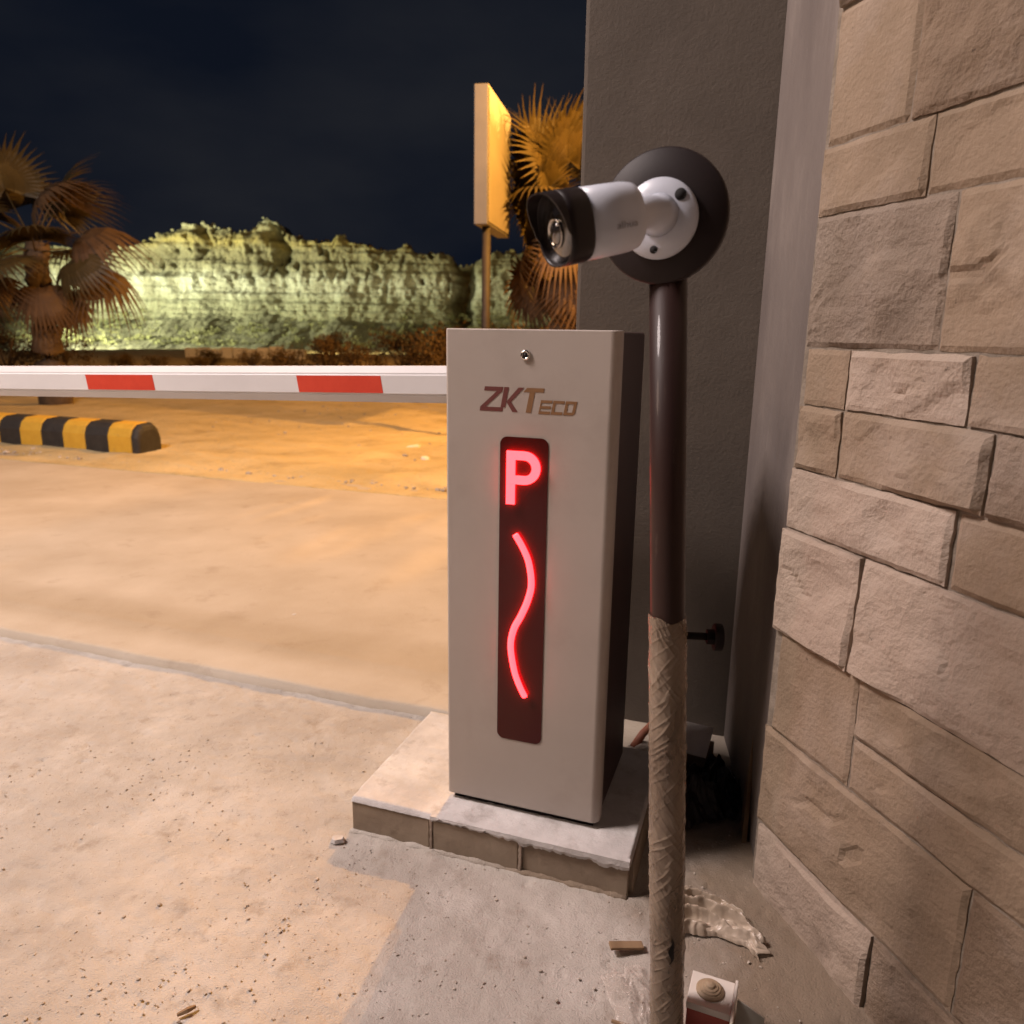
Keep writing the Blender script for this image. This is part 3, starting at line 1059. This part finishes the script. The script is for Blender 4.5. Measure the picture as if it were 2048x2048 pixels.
# wavy arrow line
key = [(.1592, .7509), (.1760, .7250), (.1907, .6920), (.1972, .6461), (.1900, .6090), (.1753, .5718), (.1600, .5400), (.1534, .5000), (.1618, .4470), (.1740, .4130), (.1886, .3849)]
path = []
for i in range(len(key) - 1):
    p0 = Vector(key[max(i - 1, 0)]); p1 = Vector(key[i]); p2 = Vector(key[i + 1]); p3 = Vector(key[min(i + 2, len(key) - 1)])
    for q in range(6):
        t = q / 6
        p = .5 * ((2 * p1) + (p2 - p0) * t + (2 * p0 - 5 * p1 + 4 * p2 - p3) * t * t + (-p0 + 3 * p1 - 3 * p2 + p3) * t ** 3)
        path.append((p.x, -.0085, p.y - pz))
path.append((key[-1][0], -.0085, key[-1][1] - pz))
g = MB()
g.tube(path, [.0060] + [.0072] * (len(path) - 2) + [.0052], 12, True, .5, Vector((0, 1, 0)))
g.build('lit_wave', M['led'], panel, fix=False)
# lock
g = MB()
lm = Matrix.Translation((.173, 0, 1.1166 - pz)) @ Matrix.Rotation(PI / 2, 4, 'X')
g.lathe([(.0105, 0), (.0105, .003), (.0085, .0045), (.0060, .0048), (.0058, .0022), (0, .0022)], 24, lm)
lock = g.build('lock', M['chrome'], bg_)
g = MB()
g.lathe([(.0042, .0021), (.0042, .0040), (0, .0042)], 16, lm)
g.build('keyhole', M['black'], lock)
# brand lettering
sx = 1 / 3050.0


def glyph(polys, ox, oz, k, m, name, h=.0006):
    g = MB()
    for pl in polys:
        pts = [(ox + (x + .19 * y) * sx * k, oz + y * sx * k) for x, y in pl]
        g.prism(pts, -.0003, h, MX)
    return g.build(name, m, bg_)


LX, LZ = .0757, 1.0035 - pz
Zp = [[(6, 124.6), (126, 124.6), (126, 150), (6, 150)], [(0, 25.4), (36, 25.4), (126, 124), (90, 124)], [(0, 0), (150, 0), (150, 25), (0, 25)]]
Kp = [[(134, 26), (164, 26), (164, 150), (134, 150)], [(165, 62), (196, 62), (262, 150), (226, 150)], [(165, 61), (196, 61), (252, 0), (216, 0)]]
Tp = [[(263, 125), (392, 125), (392, 150), (282, 150)], [(303, 0), (337, 0), (337, 124.5), (303, 124.5)]]
for pl in Tp:
    pass
glyph(Zp, LX, LZ, 1, M['print_dark'], 'printed_letter')
glyph(Kp, LX, LZ, 1, M['print_dark'], 'printed_letter')
glyph(Tp, LX, LZ, 1, M['print_ochre'], 'printed_letter')
Ep = [[(0, 0), (72, 0), (72, 17), (0, 17)], [(8, 33), (70, 33), (70, 49), (8, 49)], [(0, 17.3), (7.7, 17.3), (7.7, 67), (0, 67)], [(0, 67.3), (72, 67.3), (72, 84), (0, 84)]]
Cp = [[(0, 0), (70, 0), (70, 17), (0, 17)], [(0, 17.3), (18, 17.3), (18, 67), (0, 67)], [(0, 67.3), (70, 67.3), (70, 84), (0, 84)]]
Op = [[(0, 0), (60, 0), (70, 12), (70, 17), (0, 17)], [(0, 17.3), (18, 17.3), (18, 67), (0, 67)], [(52, 17.3), (70, 17.3), (70, 67), (52, 67)], [(0, 67.3), (70, 67.3), (70, 84), (0, 84)]]
glyph(Ep, LX + 384 * sx, LZ - .0015, 1, M['print_ochre'], 'printed_letter')
glyph(Cp, LX + 463 * sx, LZ - .0015, 1, M['print_ochre'], 'printed_letter')
glyph(Op, LX + 541 * sx, LZ - .0015, 1, M['print_ochre'], 'printed_letter')
# boom arm behind the cabinet
arm_prof = [(0, -.0475), (.012, -.0475), (.020, -.030), (.020, -.026), (.023, -.0235), (.023, .0235), (.020, .026), (.020, .030), (.012, .0475), (0, .0475), (-.012, .0475), (-.02, .03), (-.023, .0235), (-.023, -.0235), (-.02, -.03), (-.012, -.0475)]
AX = Matrix.Translation((0, .372, 1.0305 - .105)) @ Matrix.Rotation(R(-1.6), 4, 'Y')
MA = AX @ Matrix(((0, 0, -1, 0), (-1, 0, 0, 0), (0, 1, 0, 0), (0, 0, 0, 1)))
g = MB()
g.prism(arm_prof, -.33, 4.3, MA)
arm = g.build('boom_arm', M['arm'], bg_)
for k, (a, b) in enumerate(((.340, .600), (1.10, 1.36), (1.86, 2.12), (2.62, 2.88), (3.38, 3.64))):
    a, b = (a, b)
    g = MB()
    y = .0236
    vs = []
    for (x, z) in ((a + .003, .0225), (b + .003, .0225), (b - .003, -.0225), (a - .003, -.0225)):
        vs.append(AX @ Vector((-x, -y, z)))
    g.add(vs + [v + (AX.to_3x3() @ Vector((0, .0005, 0))) for v in vs], [(0, 1, 2, 3), (4, 5, 6, 7), (0, 1, 5, 4), (1, 2, 6, 5), (2, 3, 7, 6), (3, 0, 4, 7)])
    g.build('red_stripe', M['red_film'], arm)
g = MB()
g.box((.05, DPT, .80), (.29, .345, 1.02))
g.build('arm_clamp', M['dark_paint'], bg_, bevel=.006)

# ------------------------------------------------------------------ camera pole
PB = Vector((.2725, 1.035, 0))
PT = Vector((.199, 1.03, 1.22))
pole = thing('camera_pole', 'dark steel pole with plastic-wrapped lower half carrying the camera', 'pole', PB)
pd_ = (PT - PB)


def pp(z):
    return pd_ * (z / pd_.z)


g = MB()
g.tube([pp(z) for z in (-.05, .3, .6, .9, 1.25)], .0245, 32)
g.build('pipe', M['pipe'], pole)
g = MB()


def crease(a, z, tw, k1, k2, sd, th):
    n_ = noise.noise(Vector((math.cos(a + z * tw) * k1, math.sin(a + z * tw) * k1 + sd, z * k2)))
    return max(0, 1 - abs(n_) / th)


def wrap_fn(u, v):
    z = -.02 + .787 * v
    a = 2 * PI * u
    ca, sa = math.cos(a), math.sin(a)
    r_ = .0268 + .0011 * fbm(ca * 1.1, sa * 1.1, z * 7, 3)
    m1 = .5 + .5 * noise.noise(Vector((ca, sa, z * 8)))
    r_ += .0022 * m1 * crease(a, z, 22, 2.2, 9, 3, .12) + .0018 * crease(a, z, -34, 1.8, 14, 8, .09) * (1.2 - m1)
    r_ += .0010 * m1 * crease(a, z, 40, 1.2, 20, 5, .12)
    if v > .985:
        r_ -= .0015 * (v - .985) / .015
    if v > .97:
        z += .003 * math.sin(a * 2 + 1) + .002 * math.sin(a * 5)
    c = pp(z)
    return (c.x + r_ * ca, c.y + r_ * sa, z)


g.grid(wrap_fn, 130, 620)
g.build('plastic_wrap', M['wrap'], pole)
g = MB()                                            # tear with loose edge
tz = .215
c = pp(tz)
g.grid(lambda u, v: (c.x + (.0292 + .0015 * math.sin(PI * v)) * math.cos(R(-92 + 5 * math.sin(v * 9) + (4 + 12 * math.sin(PI * v) ** 2) * u)), c.y + (.0292 + .0015 * math.sin(PI * v)) * math.sin(R(-92 + 5 * math.sin(v * 9) + (4 + 12 * math.sin(PI * v) ** 2) * u)), tz - .024 + .048 * v), 6, 16)
g.build('wrap_tear', M['hole'], pole)
# clamp screw with knob
zc = .737
c = pp(zc)
g = MB()
dirc = Vector((1, -.05, -.02)).normalized()
g.tube([c + dirc * .02, c + dirc * .062], .0055, 12)
g.tube([c + dirc * .056, c + dirc * .066], .011, 6, False)
cs = g.build('clamp_screw', M['dull_black'], pole)
g = MB()
g.tube([c + dirc * .066, c + dirc * .078], .020, 20)
g.build('screw_knob', M['dull_black'], cs, bevel=.002)

# mounting disc on top of the pole, turned slightly left
DN = Vector((-.42, -.90, .02)).normalized()         # disc normal
DC = Vector((.1835, 1.015, 1.304))
qd = DN.to_track_quat('Z', 'Y').to_matrix().to_4x4()
DM = Matrix.Translation(DC - PB) @ qd
g = MB()
g.lathe([(0, -.012), (.0790, -.012), (.0815, -.009), (.0815, .002), (.079, .005), (.030, .0055), (0, .0055)], 64, DM)
g.build('mounting_disc', M['black_rubber'], pole)

# ------------------------------------------------------------------ security camera
sc_ = thing('security_camera', 'white bullet security camera with black hood mounted on the disc', 'security camera', DC + DN * .0065)
BM = Matrix.Translation(Vector((-.001, 0, -.004))) @ qd
g = MB()
g.lathe([(.0475, .0), (.0485, .002), (.0485, .006), (.046, .010), (.026, .0125), (.0, .0125)], 56, BM)
g.build('base_plate', M['cam_white'], sc_)
rx = Vector((qd[0][0], qd[1][0], qd[2][0]))
ry = Vector((qd[0][1], qd[1][1], qd[2][1]))


def onplate(px, pz_, h):
    """px to the right, pz up on the plate"""
    right = Vector((0, 0, 1)).cross(DN) * -1
    right = -right if right.x < 0 else right
    right.normalize()
    up = DN.cross(right).normalized()
    if up.z < 0:
        up = -up
    return Vector((-.001, 0, -.004)) + right * px + up * pz_ + DN * h


for (px, pz_, r_) in ((.0265, .026, .0072), (-.003, -.0375, .0048), (-.036, .012, .0042)):
    g = MB()
    m = Matrix.Translation(onplate(px, pz_, (.0112 if r_ < .005 else .0112))) @ qd
    g.lathe([(r_, 0), (r_, .0012), (0, .0013)], 20, m)
    g.build('screw_hole', M['hole'], sc_)
# neck: ball joint
BD = Vector((-.880, -.395, -.205)).normalized()      # axis of the body, towards its lens
back = Vector((.1400, .922, 1.2925)) + BD * .011 - (DC + DN * .0065)
front = back + BD * .102
n0 = onplate(0, .003, .012)
g = MB()
nd = [n0, n0 + DN * .012, n0 + DN * .024 + Vector((-.006, 0, 0)), back - BD * .004, back + BD * .004]
g.tube(nd, [.026, .021, .0195, .0175, .017], 24)
g.build('ball_joint', M['cam_white'], sc_)
g = MB()
qb = BD.to_track_quat('Z', 'Y').to_matrix().to_4x4()
BMx = Matrix.Translation(back) @ qb
g.lathe([(0, 0), (.026, .000), (.0325, .0018), (.0360, .006), (.0375, .014), (.0382, .030), (.0386, .071), (.0, .071)], 72, BMx, True, 2.6)
body = g.build('body', M['cam_white'], sc_)
g = MB()
g.lathe([(.0388, .071), (.0396, .0730), (.0398, .092), (.0396, .100), (.0380, .1005), (.0368, .098), (.0362, .088), (.0, .088)], 72, BMx, True, 2.6)
g.build('hood', M['black'], sc_)
# upper lip of the hood sticking out over the lens
g = MB()
vs, fs = [], []
n = 28
for i in range(n + 1):
    a = R(-10 + 200 * i / n)
    ex = .016 * math.sin(PI * i / n) ** .7
    for (rd, h) in ((.0396, .098), (.0394, .1002 + ex), (.0377, .1002 + ex), (.0375, .096)):
        ca, sa = math.cos(a), math.sin(a)
        k = 2 / 2.6
        vs.append(BMx @ Vector((rd * math.copysign(abs(ca) ** k, ca), rd * math.copysign(abs(sa) ** k, sa), h)))
for i in range(n):
    for k in range(4):
        fs.append((4 * i + k, 4 * i + (k + 1) % 4, 4 * i + 4 + (k + 1) % 4, 4 * i + 4 + k))
fs += [(0, 1, 2, 3), tuple(4 * n + k for k in range(4))]
g.add(vs, fs, False)
g.build('hood_lip', M['black'], sc_)
g = MB()
g.lathe([(.0356, .0882), (.0345, .0950), (.020, .0972), (0, .0978)], 48, BMx)
gl_ = g.build('front_glass', M['lens_glass'], sc_)
g = MB()
g.lathe([(.0155, .0972), (.0160, .0992), (.0145, .1000), (.0138, .0982)], 40, BMx @ Matrix.Translation((0, -.004, 0)))
g.build('lens_ring', M['lens_ring'], gl_)
g = MB()
g.lathe([(.0136, .0978), (.010, .0998), (.005, .1008), (0, .101)], 32, BMx @ Matrix.Translation((0, -.004, 0)))
g.build('lens', M['lens_glass'], gl_)
# small grey brand print on the body side
fc = bpy.data.curves.new('txt', 'FONT')
fc.body = 'alhua'
fc.size = .0118
fc.extrude = .0001
fc.align_x = 'CENTER'
to = bpy.data.objects.new('txt', fc)
C.objects.link(to)
dg = bpy.context.evaluated_depsgraph_get()
tm = bpy.data.meshes.new_from_object(to.evaluated_get(dg))
bpy.data.objects.remove(to)
tm.materials.clear()
tm.materials.append(M['print_grey'])
ax = -BD                                            # reading direction: lens (left) to mount (right)
mid = back + BD * .030
nn = Vector((ax.y, -ax.x, 0)).normalized()
if nn.y > 0:
    nn = -nn
nn = (nn + Vector((0, 0, -.10))).normalized()
upv = nn.cross(ax).normalized()
if upv.z < 0:
    upv = -upv
for v in tm.vertices:
    x, y = v.co.x * 1.1, v.co.y * .9
    ang = (y - .008) / .040
    v.co = mid + ax * x + (nn * math.cos(ang) + upv * math.sin(ang)) * (.0404 + v.co.z)
o = bpy.data.objects.new('brand_print', tm)
C.objects.link(o)
o.parent = sc_


# ------------------------------------------------------------------ rubbish in the dark corner behind the pole
def crumple(name, m, label, cat, loc, sx_, sy_, hgt, seed, nu=40, nv=26, rot=0, edge=.25, lift=0):
    g = MB()

    def fn(u, v):
        a = seed * 5.1
        x, y = (u - .5) * sx_, (v - .5) * sy_
        x += .06 * sx_ * fbm(v * 5 + a, 1, u * 2)
        y += .10 * sy_ * fbm(u * 5, a, v * 2)
        e = min(u, 1 - u, v, 1 - v)
        k = min(1, e / edge)
        r1 = 1 - abs(noise.noise(Vector((u * 3 + a, v * 7, a)))) * 2
        r2 = 1 - abs(noise.noise(Vector((u * 7, v * 12 + a, a)))) * 2
        z = hgt * (.15 + .85 * k) * (.45 + .45 * r1 + .2 * r2) * (.6 + .6 * noise.noise(Vector((u * 2, v * 2, a))) + .3)
        return (x, y, max(.001, z) + lift)
    g.grid(fn, nu, nv, False)
    o = g.build(name, m, fix=False)
    o.location = loc
    o.rotation_euler = (0, 0, rot)
    return tag(o, label, cat)


g = MB()


def sheet_fn(u, v):
    x = -.10 + .215 * u + .012 * fbm(v * 6, 3, u)
    wd_ = .066 * (1 - .42 * u) + .012 * fbm(u * 4, 7)
    y = (v - .5) * 2 * wd_ - .035 * (u - .35) ** 2 * 4 + .02 * (1 - u)
    if u > .8:
        x -= .03 * abs(math.sin(v * 11 + 1)) * (u - .8) / .2
    ph_ = v * 13 + 2.2 * fbm(u * 2.2, v * 1.5, 4, 3)
    fold = (1 - abs(math.sin(ph_))) ** 1.3
    body_ = math.sin(PI * min(1, max(0, v))) ** .5
    z = (.006 + .042 * body_ * (1 - u) ** .5 * (.45 + .75 * fold)) + .006 * body_ * fold + .004 * fbm(u * 11, v * 9, 2)
    if v < .001 or v > .999:
        z = .001
    return (x, y, max(.001, z))


g.grid(sheet_fn, 90, 80, True)
o = g.build('crumpled_sheet', M['rag'], fix=False)
o.location = (.400, 1.315, .004)
o.rotation_euler = (0, 0, R(-4))
tag(o, 'crumpled beige plastic sheet lying right of the pole foot', 'plastic sheet')
crumple('plastic_film', M['film'], 'clear crumpled film heaped left of the pole foot', 'plastic film', (.232, 1.10, .004), .085, .17, .035, 2, 44, 44, R(10))
crumple('paper_scrap', M['paper'], 'small white crumpled paper at the foot of the plastered wall', 'paper', (.578, 1.80, .004), .05, .05, .04, 3, 14, 14, .4)
o = crumple('black_bag', M['bag'], 'black bag slumped on the ground behind the pole', 'bag', (.50, 1.74, .002), .24, .22, .10, 4, 36, 36, .3)

ct = thing('open_carton', 'open brown carton with a pale lid behind the wrapped pole', 'carton', (.475, 1.86, .0), (0, 0, R(-28)))
g = MB()
g.box((-.07, -.05, 0), (.07, .05, .085))
g.build('carton_body', M['carton'], ct, bevel=.002)
g = MB()
g.add([(-.072, -.052, .087), (.072, -.052, .087), (.066, .045, .125), (-.066, .05, .12), (-.072, -.052, .089), (.072, -.052, .089), (.066, .045, .127), (-.066, .05, .122)],
      [(0, 1, 2, 3), (4, 5, 6, 7), (0, 1, 5, 4), (1, 2, 6, 5), (2, 3, 7, 6), (3, 0, 4, 7)])
g.build('carton_lid', M['paper'], ct)
g = MB()
g.tube([(.345, 1.90, .045), (.375, 1.925, .075), (.42, 1.96, .10)], .011, 14)
tag(g.build('conduit_offcut', M['pink_pvc']), 'short terracotta pipe offcut leaning behind the cabinet', 'pipe')
g = MB()
g.lathe([(0, 0), (.035, .002), (.05, .02), (.042, .045), (.02, .055), (0, .057)], 7, Matrix.Translation((.37, 1.90, 0)) @ Matrix.Rotation(.4, 4, 'Z'), False)
tag(g.build('broken_stone', M['rock']), 'broken grey stone under the terracotta pipe offcut', 'stone')
g = MB()
g.tube([(.40, 1.70, .03), (.48, 1.66, .022), (.56, 1.68, .03), (.60, 1.75, .06), (.60, 1.80, .02)], .0035, 8)
tag(g.build('cable', M['black']), 'thin black cable looping over the bag behind the pole', 'cable')
# added wedge standing in for the triangular shadow on the wall strip
g = MB()
g.add([(.562, 1.56, .0), (.600, 1.69, .0), (.597, 1.66, .34), (.550, 1.558, .0), (.588, 1.69, .0), (.590, 1.66, .34)], [(0, 1, 2), (3, 5, 4), (0, 3, 4, 1), (1, 4, 5, 2), (2, 5, 3, 0)])
tag(g.build('wall_shadow_wedge', M['wood']), 'dark wedge added in place of the triangular shadow on the plastered wall strip', 'shadow wedge')

# switch box in the bottom right corner
sb = thing('switch_box', 'small white and red switch box with a round tan cap beside the pole foot', 'switch box', (.308, 1.060, .0), (0, 0, R(-22)))
sb.scale = (1.12, 1.12, 1.12)
g = MB()
g.box((0, -.012, .058), (.064, .050, .070))
g.build('box_top', M['box_white'], sb, bevel=.0012)
g = MB()
g.box((.001, -.011, .0), (.063, .049, .0575))
g.build('box_body', M['box_red'], sb, bevel=.001)
g = MB()
g.box((.0645, -.040, .035), (.0685, .048, .078))
g.build('end_rib', M['box_white'], sb, bevel=.0008)
g = MB()
g.add([(.070, .022, .0), (.110, .012, .0), (.110, .012, .060), (.070, .022, .068), (.0705, .024, .0), (.1105, .014, .0), (.1105, .014, .060), (.0705, .024, .068)],
      [(0, 1, 2, 3), (4, 5, 6, 7), (0, 1, 5, 4), (1, 2, 6, 5), (2, 3, 7, 6), (3, 0, 4, 7)])
g.build('side_plate', M['box_flap'], sb)
g = MB()
g.lathe([(.0205, 0), (.0205, .003), (.0175, .0055), (.0165, .0055), (.0155, .0075), (.0125, .008), (.0115, .0095), (.008, .010), (.0065, .013), (.003, .0145), (0, .0145)], 32, Matrix.Translation((.030, .020, .0702)), False)
g.build('round_cap', M['knob'], sb)

# ------------------------------------------------------------------ loose bits
g = MB()
g.box((-.033, -.009, 0), (.033, .009, .006), Matrix.Translation((.232, 1.232, .012)) @ Matrix.Rotation(R(8), 4, 'Z') @ Matrix.Rotation(R(6), 4, 'Y'))
tag(g.build('wood_offcut', M['wood'], bevel=.001), 'flat brown wood offcut poking out left of the pole', 'offcut')
g = MB()
g.tube([(.185, 1.075, .006), (.215, 1.060, .010), (.245, 1.055, .012)], [.003, .0045, .004], 7, False)
tag(g.build('twig', M['wood']), 'short dark twig at the bottom edge left of the pole', 'twig')
g = MB()
g.tube([(-.565, 1.075, .005), (-.55, 1.082, .008), (-.540, 1.092, .006)], [.003, .005, .003], 6, False)
tag(g.build('dark_chip', M['wood']), 'dark elongated chip on the pavement at lower left', 'chip')


def chip(name, loc, s_, m, label, cat, seed, flatk=.35):
    rnd = random.Random(seed)
    g = MB()
    n = 7
    pts = [(s_ * rnd.uniform(.6, 1.1) * math.cos(2 * PI * k / n), s_ * .7 * rnd.uniform(.6, 1.1) * math.sin(2 * PI * k / n)) for k in range(n)]
    vs = [(x, y, 0) for x, y in pts] + [(x * .8, y * .8, s_ * flatk * rnd.uniform(.7, 1.2)) for x, y in pts]
    g.add(vs, [list(range(n))[::-1], list(range(n, 2 * n))] + [(i, (i + 1) % n, n + (i + 1) % n, n + i) for i in range(n)])
    o = g.build(name, m)
    o.location = loc
    o.rotation_euler = (0, 0, rnd.uniform(0, 3))
    return tag(o, label, cat)


chip('mortar_shard', (-.395, 1.545, .003), .024, M['white_cement'], 'broken mortar shard by the plinth left corner', 'shard', 3, .35)
chip('paper_litter', (-.99, 7.5, .02), .10, M['parapet'], 'pale litter scrap on the far dirt, the larger one', 'litter', 5, .35)
chip('paper_litter', (-.80, 6.85, .02), .07, M['parapet'], 'pale litter scrap on the dirt close to the cabinet edge', 'litter', 6, .35)
chip('paper_litter', (-.88, 2.92, .026), .012, M['paper'], 'tiny white scrap on the concrete road slab', 'litter', 8, .3)

g = MB()
rnd = random.Random(11)
for k in range(4500):
    x, y = rnd.uniform(-1.9, .55), rnd.uniform(.75, 2.0)
    s_ = rnd.choice([.0010, .0012, .0014, .0018, .0024, .0034]) * rnd.uniform(.7, 1.3)
    if noise.noise(Vector((x * 2.5, y * 2.5, 4))) < rnd.uniform(-.5, .25):
        continue
    q = Vector((x, y, 0)) - PX
    if 0 < q.dot(Vector((.946, -.319, 0))) < .67 and q.dot(Vector((.319, .946, 0))) > -.004:
        continue
    m = Matrix.Translation((x, y, s_ * .3)) @ Matrix.Rotation(rnd.uniform(0, 3), 4, 'Z') @ Matrix.Diagonal((1, rnd.uniform(.5, .9), .7, 1))
    g.lathe([(0, -s_ * .6), (s_, -.2 * s_), (s_ * .8, .5 * s_), (0, .8 * s_)], 5, m, False)
for k in range(260):
    x, y = rnd.gauss(-.72, .28), rnd.gauss(1.12, .12)
    s_ = rnd.choice([.0014, .002, .003, .0042]) * rnd.uniform(.7, 1.2)
    m = Matrix.Translation((x, y, s_ * .2)) @ Matrix.Rotation(rnd.uniform(0, 3), 4, 'Z') @ Matrix.Diagonal((1, rnd.uniform(.4, .9), .6, 1))
    g.lathe([(0, -s_ * .6), (s_, -.2 * s_), (s_ * .8, .5 * s_), (0, .8 * s_)], 5, m, False)
stuff(g.build('grit', M['rock'], fix=False), 'scattered grit and crumbs on the pavement', 'grit')
g = MB()
for k in range(900):
    t = rnd.random()
    a = rnd.uniform(-5, 3)
    b = depth_r + (abs(rnd.gauss(0, .12)) if t < .35 else rnd.uniform(0, 9))
    p = gl(a, b)
    s_ = rnd.uniform(.008, .022) * (1.6 if rnd.random() < .08 else 1)
    m = Matrix.Translation((p.x, p.y, .03 + s_ * .3)) @ Matrix.Rotation(rnd.uniform(0, 3), 4, 'Z') @ Matrix.Diagonal((1, rnd.uniform(.5, .9), .6, 1))
    g.lathe([(0, -s_ * .6), (s_, -.2 * s_), (s_ * .8, .5 * s_), (0, .8 * s_)], 5, m, False)
stuff(g.build('dirt_stones', M['rock'], fix=False), 'small stones strewn over the dirt ground', 'stones')
